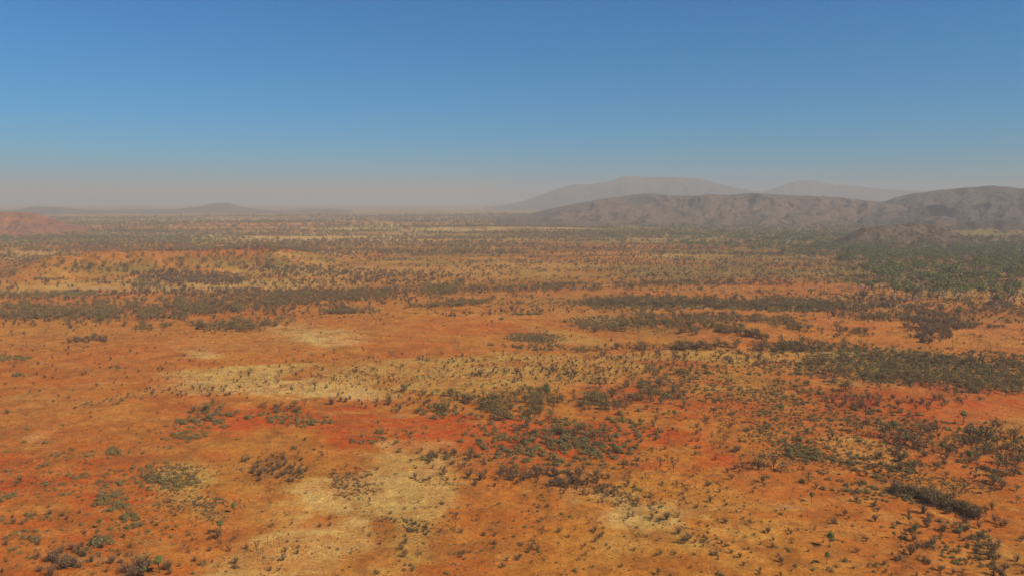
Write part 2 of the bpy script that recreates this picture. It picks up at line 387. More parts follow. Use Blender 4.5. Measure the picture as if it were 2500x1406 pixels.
def soil_colour(x, y, z):
    px, py = project(x, y, z)
    front = y > 20
    d = np.hypot(x, y)
    # warp, so that outlines are ragged at every distance
    wl = np.clip(d * 0.045, 8, 120)
    w1 = (fbm(x / 26, y / 26, 4, 21) - .5) + 0.6 * (fbm(x / 7, y / 7, 3, 22) - .5) * (d < 700)
    w2 = (fbm(x / 95, y / 95, 4, 23) - .5)
    w3 = (fbm(x / 330, y / 330, 4, 24) - .5)
    wf = fbm(x / 60, y / 60, 5, 25) - .5
    warp = np.where(d < 450, w1 * 0.9 + wf * 1.5, np.where(d < 1200, w1 * .35 + w2 * 1.7, w2 * 1.0 + w3 * 1.3))
    col = np.empty(px.shape + (3,))
    n0 = fbm(x / 140, y / 140, 5, 31)
    n1 = fbm(x / 45, y / 45, 4, 32)
    n2 = fbm(x / 420, y / 260, 4, 33)
    col[:] = ORG
    def lay(c, a):
        a = np.clip(a, 0, 1)[..., None]
        col[:] = col * (1 - a) + c * a
    lay(ORY, sstep(.42, .62, n1) * .7)
    lay(RED, sstep(.5, .66, n0) * .6)
    lay(ORY, sstep(380, 650, d) * .45)
    # beyond the middle ground: streaks of yellow grass, scrub litter and red earth
    far = sstep(650, 1100, d)
    lay(YEL, far * sstep(.50, .60, n0) * .8)
    lay(BRN, far * sstep(.48, .60, fbm(x / 90, y / 60, 4, 34)) * .7)
    lay(OLV, far * sstep(.50, .60, fbm(x / 150, y / 70, 4, 36)) * .7)
    lay(OLV, sstep(1300, 2300, d) * sstep(.40, .56, n2) * .85)
    lay(TAN, sstep(2500, 3500, d) * .5)
    lay(OLV, sstep(2600, 3800, d) * .55)
    lay(PAL, sstep(1500, 2600, d) * sstep(.63, .68, fbm(x / 260, y / 120, 4, 35)) * .7)
    for cx, cyy, rx, ry, ang, c, st in PAINT:
        a = math.radians(ang); ca, sa = math.cos(a), math.sin(a)
        m = front & (np.abs(px - cx) < max(rx, ry) * 2.2 + 20) & (np.abs(py - cyy) < (abs(rx * sa) + ry) * 2.4 + 12)
        if not m.any():
            continue
        u = ((px[m] - cx) * ca + (py[m] - cyy) * sa) / rx
        v = (-(px[m] - cx) * sa + (py[m] - cyy) * ca) / ry
        rr = np.sqrt(u * u + v * v) + warp[m] * 1.7
        al = (sstep(1.38, 0.45, rr) * st * (0.80 + 0.4 * (n1[m] - .3)))
        al = np.clip(al, 0, 1)[..., None]
        col[m] = col[m] * (1 - al) + c * al
    for pts, wd, c in ((TRACK, 5, YEL), (TRACK[1:7], 2.0, PAL), (TRACK2, 2.2, PAL), (TRACK3, 2.0, TAN)):
        dd = seg_dist(px, py, pts) + (w1 * 5)
        lay(c, np.where(front, sstep(wd, wd * .35, dd) * (.35 + .9 * n1), 0))
    # wind-blown tan sand in streaks over the red, darker gravelly patches
    st = fbm(x / 16 + .4 * y / 16, y / 6, 5, 43)
    redw = sstep(2.0, 3.4, col[:, 0] / col[:, 1])
    lay(TAN, sstep(.50, .68, st) * .36 * (d < 1500) * redw)
    lay(YEL, sstep(.54, .70, fbm(x / 9, y / 4.5, 4, 44)) * .22 * (d < 1200) * redw)
    lay(ORG, sstep(.56, .72, fbm(x / 13, y / 6, 4, 46)) * .35 * (d < 1200) * (1 - redw))
    lay(BRN, sstep(.54, .68, fbm(x / 8, y / 8, 5, 45)) * .55 * (d < 1500))
    for cx, cyy, rx, ry, ang, c, st in SANDS:
        a = math.radians(ang); ca, sa = math.cos(a), math.sin(a)
        u = ((px - cx) * ca + (py - cyy) * sa) / rx; v = (-(px - cx) * sa + (py - cyy) * ca) / ry
        rr = np.sqrt(u * u + v * v) + (warp * 1.5 + .5 * (n1 - .5) + .45 * (fbm(x / 5, y / 5, 3, 47) - .5))
        lay(c, np.where(front, sstep(1.18, .60, rr) * st * .72, 0))
    lay(BRN, sstep(.56, .72, fbm(x / 4, y / 4, 4, 48)) * .4 * (d < 900))
    lay(ORG, sstep(.55, .70, fbm(x / 19, y / 10, 4, 49)) * .35 * (d < 900))
    # grain of the soil itself
    g = 0.76 + 0.48 * fbm(x / 2.2, y / 2.2, 3, 41)
    g2 = 0.90 + 0.2 * fbm(x / 11, y / 11, 3, 42)
    col *= (g * g2)[..., None]
    return col

def mesh_from_arrays(name, verts, faces, mats, smooth=True, mat_idx=None):
    me = bpy.data.meshes.new(name)
    verts = np.asarray(verts, np.float32); faces = np.asarray(faces, np.int32)
    me.vertices.add(len(verts)); me.vertices.foreach_set("co", verts.ravel())
    k = faces.shape[1]
    me.loops.add(faces.size); me.loops.foreach_set("vertex_index", faces.ravel())
    me.polygons.add(len(faces))
    me.polygons.foreach_set("loop_start", np.arange(0, faces.size, k, dtype=np.int32))
    me.polygons.foreach_set("loop_total", np.full(len(faces), k, np.int32))
    if smooth:
        me.polygons.foreach_set("use_smooth", np.ones(len(faces), bool))
    for m in mats:
        me.materials.append(m)
    if mat_idx is not None:
        me.polygons.foreach_set("material_index", np.asarray(mat_idx, np.int32))
    me.update(calc_edges=True)
    return me

def structure(name, me):
    o = bpy.data.objects.new(name, me); C.objects.link(o)
    o["kind"] = "structure"
    return o

def build_ground():
    pys = np.arange(1500, 560, -1.75)
    rr = CAM_H / -ray(1250 + 0 * pys, pys)[2]
    far = np.geomspace(rr[-1] * 1.012, 30000, 170)
    near = np.array([3, 12, 30, 60, 90, 120, 145])
    rr = np.concatenate([near, rr[rr > 150], far])
    a_in = np.linspace(-37.5, 37.5, 880)
    a_out = np.linspace(37.5, 322.5, 74)[1:-1]
    az = np.radians(np.concatenate([a_in, a_out]))
    n = len(az)
    A, D = np.meshgrid(az, rr)
    X = np.sin(A) * D; Y = np.cos(A) * D
    Z = ground_h(X, Y)
    V = np.stack([X, Y, Z], -1).reshape(-1, 3)
    i = np.arange(len(rr) - 1)[:, None] * n; j = np.arange(n)[None, :]; j2 = (j + 1) % n
    F = np.stack([i + j, i + j2, i + n + j2, i + n + j], -1).reshape(-1, 4)[:, ::-1]
    # little cap under the camera
    V = np.concatenate([V, [[0, 0, float(ground_h(0, 0))]]])
    cidx = len(V) - 1
    cap = np.array([[cidx, k, (k + 1) % n, cidx] for k in range(n)])[:, :3]
    me = mesh_from_arrays("ground", V, F, [SOIL])
    colr = soil_colour(V[:, 0], V[:, 1], V[:, 2])
    rgba = np.concatenate([colr, np.ones((len(V), 1))], 1).astype(np.float32)
    at = me.color_attributes.new("soil", 'FLOAT_COLOR', 'POINT')
    at.data.foreach_set("color", rgba.ravel())
    structure("ground", me)

build_ground()

# ------------------------------------------------------------------ hills
def hill(name, prof, D, front, back, mat, gully=0.3, seed=0, nx=260, ny=60, rough=0.06, power=1.15, gscale=1.0):
    """heightfield whose crest runs at distance D; prof = crest outline"""
    prof = np.array(prof, float)
    px = np.linspace(prof[0, 0], prof[-1, 0], nx)
    py = np.interp(px, prof[:, 0], prof[:, 1])
    k = np.array([1, 2, 3, 2, 1.]); k /= k.sum()
    py = np.convolve(np.pad(py, 2, 'edge'), k, 'valid')
    sx, sy, s = ray(px, py)
    dc = D * (1 + 0.07 * (fbm(px / 90, px * 0, 3, seed) - .5))
    top = np.maximum(CAM_H + s * dc, 0)
    t = np.concatenate([np.linspace(-1, 0, ny), np.linspace(0, 1, ny // 3)[1:]])
    T, J = np.meshgrid(t, np.arange(nx), indexing='ij')
    dist = dc[J] + np.where(T < 0, T * front, T * back)
    X = sx[J] * dist; Y = sy[J] * dist
    across = px[J] * D / FPX / gscale
    al = dist / gscale
    warp = 160 * (fbm(across / 260, al / 260, 3, seed + 1) - .5)
    warp2 = 160 * (fbm(across / 260, al / 260, 3, seed + 21) - .5)
    rid = 1 - np.abs(2 * fbm((across + warp) / 240, (al + warp2) / 330, 4, seed + 2) - 1) * 2.2
    rid2 = 1 - np.abs(2 * fbm((across + warp) / 90, (al + warp2) / 120, 4, seed + 3) - 1) * 2.2
    base = np.where(T < 0, np.clip(1 + T, 0, 1), np.clip(1 - T, 0, 1)) ** power
    base = base * (0.55 + 0.45 * sstep(0, 1, base))
    mid = np.sqrt(np.clip(base * (1 - base) * 4, 0, 1))
    H = top[J] * (base + gully * (rid - .35) * mid * .62 + gully * .42 * (rid2 - .4) * mid)
    H = np.where(H > top[J] * .97, top[J] * .97 + (H - top[J] * .97) * .2, H)
    H += top[J] * rough * (fbm(across / 22, al / 22, 4, seed + 4) - .5) * sstep(0, .15, base)
    Z = H - 6 * (1 - sstep(0, .05, base)) - 1.0
    edge = np.minimum(J, nx - 1 - J) / (nx * .04)
    Z = np.where(edge < 1, Z * edge - 8 * (1 - edge), Z)
    V = np.stack([X, Y, Z], -1).reshape(-1, 3)
    m = len(t)
    i = np.arange(m - 1)[:, None] * nx; j = np.arange(nx - 1)[None, :]
    F = np.stack([i + j, i + j + 1, i + nx + j + 1, i + nx + j], -1).reshape(-1, 4)
    me = mesh_from_arrays(name, V, F, [mat])
    structure(name, me)
    return X, Y, Z

HM = hill_material("range_rock", (0.115, 0.072, 0.038), (0.155, 0.084, 0.042), (0.20, 0.135, 0.078), (0.070, 0.056, 0.028), pale_amt=.3)
HM2 = hill_material("dark_range_rock", (0.082, 0.052, 0.028), (0.11, 0.060, 0.032), (0.16, 0.105, 0.060), (0.042, 0.036, 0.018), dark_amt=.75, pale_amt=.35)
HRED = hill_material("red_hill_rock", (0.27, 0.088, 0.030), (0.33, 0.118, 0.040), (0.26, 0.13, 0.065), (0.11, 0.062, 0.035), s=1.5, dark_amt=.7)
HROCK = hill_material("rocky_hill_rock", (0.115, 0.078, 0.036), (0.16, 0.082, 0.038), (0.27, 0.18, 0.11), (0.048, 0.043, 0.020), s=4.0, pale_amt=.5, dark_amt=.9)

hill("distant_mesa", [(1150, 511), (1220, 503), (1280, 490), (1325, 474), (1360, 461), (1395, 450), (1450, 449), (1490, 441), (1515, 431), (1535, 428), (1580, 431), (1640, 431), (1700, 434), (1735, 442), (1770, 452), (1820, 462), (1900, 474), (2000, 486)],
     9200, 2100, 1700, HM, .3, 40, 260, 60, .03, gscale=3)
hill("distant_peak", [(1750, 488), (1860, 468), (1910, 452), (1950, 440), (1985, 440), (2030, 450), (2080, 452), (2160, 462), (2260, 466), (2380, 470), (2600, 474), (2760, 470)],
     11000, 2200, 1700, HM, .3, 50, 220, 50, .03, gscale=3)
hill("distant_low_hills", [(-150, 515), (30, 514), (85, 504), (140, 505), (220, 514), (330, 512), (430, 511), (495, 503), (520, 496), (560, 495), (590, 505), (650, 514), (720, 515), (770, 510), (820, 511), (880, 516), (1060, 518)],
     6600, 900, 1200, HM, .3, 60, 320, 40, .12, gscale=2)
hill("hill_range", [(1170, 537), (1230, 533), (1290, 524), (1340, 511), (1390, 500), (1430, 492), (1480, 484), (1550, 474), (1590, 472), (1640, 477), (1700, 477), (1735, 471), (1760, 475), (1800, 473), (1832, 470), (1870, 472), (1930, 476),
                    (1990, 478), (2050, 481), (2110, 488), (2170, 496), (2260, 508)], 3700, 1000, 1300, HM, .4, 70, 460, 90, .07)
hill("right_hill", [(2040, 512), (2110, 500), (2160, 491), (2190, 481), (2230, 471), (2290, 464), (2350, 457), (2420, 452), (2450, 453), (2490, 459), (2540, 458), (2620, 450), (2760, 452)],
     4100, 1300, 1500, HM2, .36, 80, 300, 80, .05, gscale=1.3)
hill("right_front_hills", [(2080, 530), (2150, 517), (2220, 512), (2270, 500), (2310, 496), (2350, 500), (2390, 497), (2420, 490), (2450, 500), (2500, 494), (2540, 478), (2640, 470), (2760, 480)],
     3200, 600, 900, HM2, .6, 90, 260, 70, .08)
hill("low_mounds", [(2170, 548), (2230, 542), (2280, 537), (2330, 541), (2390, 537), (2440, 534), (2500, 537), (2600, 540), (2700, 536)], 2500, 240, 300, HM2, .5, 95, 160, 34, .12)
hill("red_hill", [(-330, 522), (-200, 517), (-60, 514), (0, 517), (55, 516), (90, 521), (120, 529), (150, 539), (175, 547), (205, 553), (240, 557)], 2750, 420, 500, HRED, .45, 100, 280, 60, .08, gscale=.8)
RX, RY, RZ = hill("rocky_hill", [(1960, 600), (2030, 590), (2062, 577), (2085, 562), (2110, 554), (2150, 549), (2190, 545), (2235, 543), (2270, 545), (2300, 553), (2330, 565), (2370, 582), (2430, 600), (2500, 612)],
     1720, 175, 230, HROCK, .16, 110, 260, 70, .06, gscale=.35)

# ------------------------------------------------------------------ plant building kit
class Geo:
    def __init__(s):
        s.v = []; s.f = []; s.m = []
    def tube(s, p0, p1, r0, r1, mi=0):
        p0 = np.array(p0, float); p1 = np.array(p1, float)
        d = p1 - p0; L = np.linalg.norm(d)
        if L < 1e-6: return
        d /= L
        a = np.cross(d, [0.3, 0.5, 0.81]); a /= np.linalg.norm(a); b = np.cross(d, a)
        n = len(s.v)
        for p, r in ((p0, r0), (p1, r1)):
            for k in range(3):
                t = 2.094 * k
                s.v.append(p + r * (math.cos(t) * a + math.sin(t) * b))
        for k in range(3):
            k2 = (k + 1) % 3
            s.f.append((n + k, n + k2, n + 3 + k2, n + 3 + k)); s.m.append(mi)
    def leaf(s, c, size, rg, mi=0, flat=0.0, out=None):
        n = rg.normal(size=3); n[2] += flat
        if out is not None: n = n * .45 + out / max(np.linalg.norm(out), 1e-6)
        n /= np.linalg.norm(n)
        a = np.cross(n, rg.normal(size=3)); a /= np.linalg.norm(a); b = np.cross(n, a)
        w = size * rg.uniform(.35, .7); h = size * rg.uniform(.6, 1.1)
        k = len(s.v)
        s.v += [c - a * w - b * h * .6, c + a * w - b * h * .3, c + a * w * .4 + b * h, c - a * w * .7 + b * h * .5]
        s.f.append((k, k + 1, k + 2, k + 3)); s.m.append(mi)
    def blade(s, p0, p1, w, rg, mi=0):
        p0 = np.array(p0, float); p1 = np.array(p1, float)
        a = np.cross(p1 - p0, rg.normal(size=3)); a /= max(np.linalg.norm(a), 1e-6)
        k = len(s.v)
        s.v += [p0 - a * w, p0 + a * w, p1 + a * w * .3, p1 - a * w * .3]
        s.f.append((k, k + 1, k + 2, k + 3)); s.m.append(mi)
    def mesh(s, name, mats):
        return mesh_from_arrays(name, np.array(s.v), np.array(s.f), mats, smooth=False, mat_idx=s.m)

def grow(g, rg, p, d, L, r, level, maxlev, tips, spread, bend=0.25, keep=1.0, mi=0, twig=1.0):
    segs = 3 if level == 0 else 2
    q = np.array(p, float); d = np.array(d, float)
    for i in range(segs):
        d = d + rg.normal(size=3) * bend * .5; d[2] += 0.08; d /= np.linalg.norm(d)
        e = q + d * L / segs
        g.tube(q, e, r * (1 - .25 * i / segs), r * (1 - .25 * (i + 1) / segs), mi)
        q = e
    if level >= maxlev:
        tips.append(q); return
    n = int(rg.integers(2, 4)) if level else int(rg.integers(2, 5))
    base = rg.uniform(0, 6.28)
    for k in range(n):
        a = base + 6.28 * k / n + rg.uniform(-.5, .5)
        side = np.array([math.cos(a), math.sin(a), rg.uniform(-.1, .5)])
        nd = d * rg.uniform(.5, 1.0) + side * spread * rg.uniform(.6, 1.2)
        nd /= np.linalg.norm(nd)
        grow(g, rg, q, nd, L * rg.uniform(.55, .85), r * .62, level + 1, maxlev, tips, spread, bend, keep, mi, twig)

# each builder returns {part: (Geo, [materials])}; all about 1 m "nominal": real metres given in height
def make_shrub(seed, dry=False):
    rg = np.random.default_rng(seed); g = Geo()
    W, H = rg.uniform(.75, .95), rg.uniform(.8, 1.1)
    ax = rg.uniform(.85, 1.2)
    lumps = [(0, 0)] + [(rg.uniform(0, 6.28), rg.uniform(.3, .75)) for _ in range(int(rg.integers(5, 9)))]
    for a, rad in lumps:
        c = np.array([math.cos(a) * rad * ax * W, math.sin(a) * rad * W / ax, (.52 - .33 * rad ** 1.4) * H])
        s = rg.uniform(.36, .5) * (1.1 - .35 * rad)
        for _ in range(34):
            o = rg.normal(size=3); o /= np.linalg.norm(o); o *= s * rg.uniform(.7, 1.05)
            p = c + o
            if p[2] > .02:
                g.leaf(p, rg.uniform(.08, .16), rg, 0, out=o + .3 * c)
        for _ in range(2):
            o = rg.normal(size=3) * s; o[2] = abs(o[2]) * 1.5
            g.blade([c[0] * .3, c[1] * .3, 0], c + o, .018, rg, 1)
    return {'foliage': (g, [M['grey_leaf'], M['bark_grey']])}

def make_dead_shrub(seed):
    rg = np.random.default_rng(seed); g = Geo()
    n = int(rg.integers(12, 20)); sp = rg.uniform(.4, .8)
    for _ in range(n):
        a = rg.uniform(0, 6.28); tilt = rg.uniform(.1, 1.0) * sp
        d = np.array([math.cos(a) * tilt, math.sin(a) * tilt, 1]); d /= np.linalg.norm(d)
        L = rg.uniform(.7, 1.25)
        p0 = np.array([math.cos(a) * .06, math.sin(a) * .06, 0]); p1 = p0 + d * L * .55
        g.blade(p0, p1, .026, rg, 0)
        for _ in range(6):
            e = d + rg.normal(size=3) * .38; e[2] = abs(e[2])
            p2 = p1 + e * L * rg.uniform(.25, .55)
            g.blade(p0 + (p1 - p0) * rg.uniform(.5, 1), p2, .017, rg, 0)
            for _ in range(3):
                g.leaf(p2 + rg.normal(size=3) * .09, rg.uniform(.04, .10), rg, 1)
    return {'foliage': (g, [M['bark_dark'], M['dry_twig']])}

def make_scrub_tree(seed):
    """small rounded desert tree, height 1"""
    rg = np.random.default_rng(seed); t = Geo(); c = Geo(); tips = []
    for k in range(int(rg.integers(1, 4))):
        a = rg.uniform(0, 6.28)
        grow(t, rg, [0, 0, -.03], [math.cos(a) * .5, math.sin(a) * .5, 1], .26, .026, 0, 2, tips, .75)
    tips = np.array(tips)
    sc = .44 / max(.2, np.abs(tips[:, :2]).max()); tips[:, :2] *= 1
    for p in tips:
        for _ in range(max(9, int(165 / len(tips)))):
            o = rg.normal(size=3) * np.array([.11, .11, .10]); o[2] -= abs(rg.normal()) * .08
            c.leaf(p + o, rg.uniform(.028, .06), rg, 0, out=o + .3 * (p - np.array([0, 0, .6])))
    top = tips[:, 2].max() + .05
    for g in (t, c):
        g.v = [v / top for v in g.v]
    return {'trunk': (t, [M['bark_dark']]), 'crown': (c, [M['mulga_leaf']])}

def make_bare_tree(seed):
    rg = np.random.default_rng(seed); t = Geo(); tips = []
    fine = Geo()
    d = rg.normal(size=3) * .16; d[2] = 1
    n = 1 if rg.random() < .6 else 2
    for k in range(n):
        grow(t, rg, [rg.normal() * .02, rg.normal() * .02, -.03], d + rg.normal(size=3) * .2 * (n > 1), .42, .024, 0, 2, tips, rg.uniform(.5, .9), .35)
    for p in tips:
        for _ in range(int(rg.integers(3, 8))):
            e = rg.normal(size=3); e[2] = abs(e[2]) * .9 + .2; e /= np.linalg.norm(e)
            q = p + e * rg.uniform(.08, .2)
            fine.blade(p, q, .008, rg, 0)
            fine.blade(p + (q - p) * .5, p + (q - p) * .5 + rg.normal(size=3) * .07, .006, rg, 0)
            if rg.random() < .5:
                fine.leaf(q, rg.uniform(.015, .04), rg, 1)
    top = max(p[2] for p in tips) + .12
    for g in (t, fine):
        g.v = [v / top for v in g.v]
    return {'trunk': (t, [M['bark_dark']]), 'crown': (fine, [M['bark_dark'], M['dry_twig']])}

def make_sapling(seed):
    rg = np.random.default_rng(seed); t = Geo()
    p = np.array([0, 0, -.03]); d = np.array([rg.normal() * .1, rg.normal() * .1, 1.0])
    pts = [p]
    for k in range(4):
        d = d + rg.normal(size=3) * .1; d[2] = abs(d[2]) + .2; d /= np.linalg.norm(d)
        q = p + d * .26; t.tube(p, q, .022 - .004 * k, .018 - .004 * k); p = q; pts.append(q)
        if k and rg.random() < .75:
            e = rg.normal(size=3); e[2] = abs(e[2]) * .8 + .2; e /= np.linalg.norm(e)
            t.tube(p, p + e * rg.uniform(.1, .32), .010, .004)
    for _ in range(int(rg.integers(0, 14))):
        t.leaf(pts[-1] + rg.normal(size=3) * .07, .035, rg, 1)
    return {'trunk': (t, [M['bark_dark'], M['dry_twig']])}

def make_gum(seed):
    rg = np.random.default_rng(seed); t = Geo(); c = Geo(); tips = []
    for k in range(int(rg.integers(2, 4))):
        a = rg.uniform(0, 6.28)
        grow(t, rg, [math.cos(a) * .02, math.sin(a) * .02, -.02], [math.cos(a) * .35, math.sin(a) * .35, 1], .36, .024, 0, 2, tips, .55, .3)
    for p in tips:
        s = rg.uniform(.06, .11)
        for _ in range(max(8, int(360 / len(tips)))):
            o = rg.normal(size=3) * np.array([s, s, s * .8])
            c.leaf(p + o, rg.uniform(.028, .058), rg, 0, out=o)
    top = max(p[2] for p in tips) + .08
    for g in (t, c):
        g.v = [v / top for v in g.v]
    return {'trunk': (t, [M['bark_pale']]), 'crown': (c, [M['gum_leaf']])}

def make_green_tree(seed):
    rg = np.random.default_rng(seed); t = Geo(); c = Geo(); tips = []
    grow(t, rg, [0, 0, -.02], [.08, .02, 1], .42, .028, 0, 1, tips, .55, .2)
    cen = np.mean(tips, axis=0)
    lobes = [cen + (p - cen) * .6 for p in tips] + [cen + np.array([0, 0, .16])] + [cen + rg.uniform(-1, 1, 3) * np.array([.17, .17, .09]) + np.array([0, 0, .05]) for _ in range(4)]
    for q in lobes:
        grow(t, rg, tips[int(rg.integers(len(tips)))] * .9, q - tips[0] * .6, .12, .010, 0, 0, [], .3)
        s = rg.uniform(.11, .17)
        for _ in range(90):
            o = rg.normal(size=3); o /= np.linalg.norm(o); o *= s * rg.uniform(.5, 1.1); o[2] *= .85
            c.leaf(q + o, rg.uniform(.022, .045), rg, 0, .3, out=o)
    top = max(q[2] for q in lobes) + .09
    for g in (t, c):
        g.v = [v / top for v in g.v]
    return {'trunk': (t, [M['bark_dark']]), 'crown': (c, [M['green_leaf']])}

def make_tuft(seed):
    rg = np.random.default_rng(seed); g = Geo()
    for _ in range(26):
        a = rg.uniform(0, 6.28); r = rg.uniform(0, .35)
        p0 = np.array([math.cos(a) * r, math.sin(a) * r, 0])
        p1 = p0 + np.array([math.cos(a) * rg.uniform(.1, .5), math.sin(a) * rg.uniform(.1, .5), rg.uniform(.35, .9)])
        g.blade(p0, p1, .05, rg, 0)
    return {'foliage': (g, [M['tuft']])}

def make_branch(seed):
    rg = np.random.default_rng(seed); t = Geo(); tips = []
    grow(t, rg, [-.45, 0, .05], [1, .1, .02], .5, .035, 0, 2, tips, .55, .25)
    t.v = [np.array([v[0], v[1] * .9, max(v[2] * .38, -.01)]) for v in t.v]
    for p in tips:
        for _ in range(5):
            e = rg.normal(size=3) * .12
            t.blade([p[0], p[1], abs(p[2]) * .38], [p[0] + e[0], p[1] + e[1], abs(p[2] * .38 + e[2] * .5)], .008, rg)
    return {'trunk': (t, [M['bark_dark']])}

def make_stone(seed, mat):
    rg = np.random.default_rng(seed)
    g = Geo(); n = 7
    rings = []
    for z, r in ((-.15, .5), (.15, .55), (.42, .34)):
        rings.append([np.array([math.cos(6.283 * k / n) * r * rg.uniform(.75, 1.2), math.sin(6.283 * k / n) * r * rg.uniform(.75, 1.2), z * rg.uniform(.8, 1.2)]) for k in range(n)])
    for q in rings: g.v += q
    g.v.append(np.array([.02, .03, .5]))
    for i in range(2):
        for k in range(n):
            g.f.append((i * n + k, i * n + (k + 1) % n, (i + 1) * n + (k + 1) % n, (i + 1) * n + k)); g.m.append(0)
    for k in range(0, n, 1):
        g.f.append((2 * n + k, 2 * n + (k + 1) % n, 3 * n, 3 * n)) ; g.m.append(0)
    g.f = [f if f[2] != f[3] else (f[0], f[1], f[2], f[0]) for f in g.f]
    me_f = []
    v = np.array(g.v)
    tris = []
    for f in g.f:
        if f[0] == f[3]: tris.append(f[:3])
        else: tris += [(f[0], f[1], f[2]), (f[0], f[2], f[3])]
    return mesh_from_arrays("stone", v, np.array(tris), [mat], smooth=False)

def build_variants(maker, n, s0, name):
    out = []
    for i in range(n):
        parts = maker(s0 + i)
        pm = {k: g.mesh(k, mats) for k, (g, mats) in parts.items()}
        # one joined mesh for the far masses
        V, F, MI, mats, off = [], [], [], [], 0
        for k, (g, ms) in parts.items():
            V += list(g.v); F += [tuple(a + off for a in f) for f in g.f]; MI += [mm + len(mats) for mm in g.m]
            mats += ms; off += len(g.v)
        joined = mesh_from_arrays(name, np.array(V), np.array(F), mats, smooth=False, mat_idx=MI)
        out.append((pm, joined))
    return out

KINDS = {}
def kind(key, maker, n, seed, name, cat, stuff_name, group):
    KINDS[key] = dict(var=build_variants(maker, n, seed, name), name=name, cat=cat, stuff=stuff_name, group=group, pts=[])

kind('shrub', make_shrub, 7, 100, 'saltbush_shrub', 'shrub', 'low_shrub_cover', 'rounded grey-green shrubs')
kind('dead', make_dead_shrub, 6, 200, 'dead_shrub', 'dead shrub', 'dead_shrub_cover', 'twiggy dead shrubs')
kind('scrub', make_scrub_tree, 7, 300, 'scrub_tree', 'small tree', 'scrub_tree_cover', 'grey-brown scrub trees')
kind('bare', make_bare_tree, 8, 400, 'bare_tree', 'bare tree', 'bare_tree_cover', 'burnt bare trees')
kind('stick', make_sapling, 6, 500, 'dead_sapling', 'dead sapling', 'dead_sapling_cover', 'thin dead saplings')
kind('gum', make_gum, 6, 600, 'gum_tree', 'gum tree', 'gum_tree_cover', 'pale-trunked gum trees')
kind('green', make_green_tree, 5, 700, 'green_tree', 'green tree', 'green_tree_cover', 'bright green trees')
kind('branch', make_branch, 5, 800, 'fallen_branch', 'fallen branch', 'fallen_branch_litter', 'fallen dead branches')
def make_straw(seed):
    rg = np.random.default_rng(seed); g = Geo()
    for _ in range(22):
        a = rg.uniform(0, 6.28); r = rg.uniform(0, .3)
        p0 = np.array([math.cos(a) * r, math.sin(a) * r, 0])
        g.blade(p0, p0 + np.array([math.cos(a) * rg.uniform(.1, .6), math.sin(a) * rg.uniform(.1, .6), rg.uniform(.3, .8)]), .06, rg, 0)
    return {'foliage': (g, [M['straw']])}
kind('straw', make_straw, 4, 950, 'straw_tussock', 'grass', 'dry_grass', 'tussocks')
kind('tuft', make_tuft, 5, 900, 'grass_tussock', 'grass', 'grass_tussocks', 'tussocks')

# ------------------------------------------------------------------ placing
def put_px(key, pxs, pys, size, jitter=.3, hero=None):
    x, y, ok = hit(pxs, pys)
    n = len(x)
    sz = np.broadcast_to(np.asarray(size, float), (n,)) * np.exp(NR.normal(0, jitter, n)) if jitter else np.broadcast_to(np.asarray(size, float), (n,)).copy()
    for i in range(n):
        if ok[i]:
            KINDS[key]['pts'].append((x[i], y[i], sz[i], NR.uniform(0, 6.28), int(NR.integers(0, len(KINDS[key]['var']))), hero))

def ell(cx, cyy, rx, ry, n, ang=0, gauss=False):
    r = np.sqrt(NR.random(n)) if not gauss else np.abs(NR.normal(0, .5, n))
    a = NR.uniform(0, 6.283, n)
    u = r * np.cos(a) * rx; v = r * np.sin(a) * ry
    t = math.radians(ang)
    return cx + u * math.cos(t) - v * math.sin(t), cyy + u * math.sin(t) + v * math.cos(t)

def line(pts, width, n):
    pts = np.array(pts, float)
    L = np.hypot(*(pts[1:] - pts[:-1]).T); cum = np.concatenate([[0], np.cumsum(L)])
    n = int(n * .95)
    s = NR.uniform(0, cum[-1], n * 3)
    s = s[fbm(s / 28, s * 0, 4, int(n) % 31) + NR.normal(0, .08, len(s)) > .44][:n]
    n = len(s)
    return np.interp(s, cum, pts[:, 0]) + NR.normal(0, width * .3, n), np.interp(s, cum, pts[:, 1]) + NR.normal(0, width * .45, n)

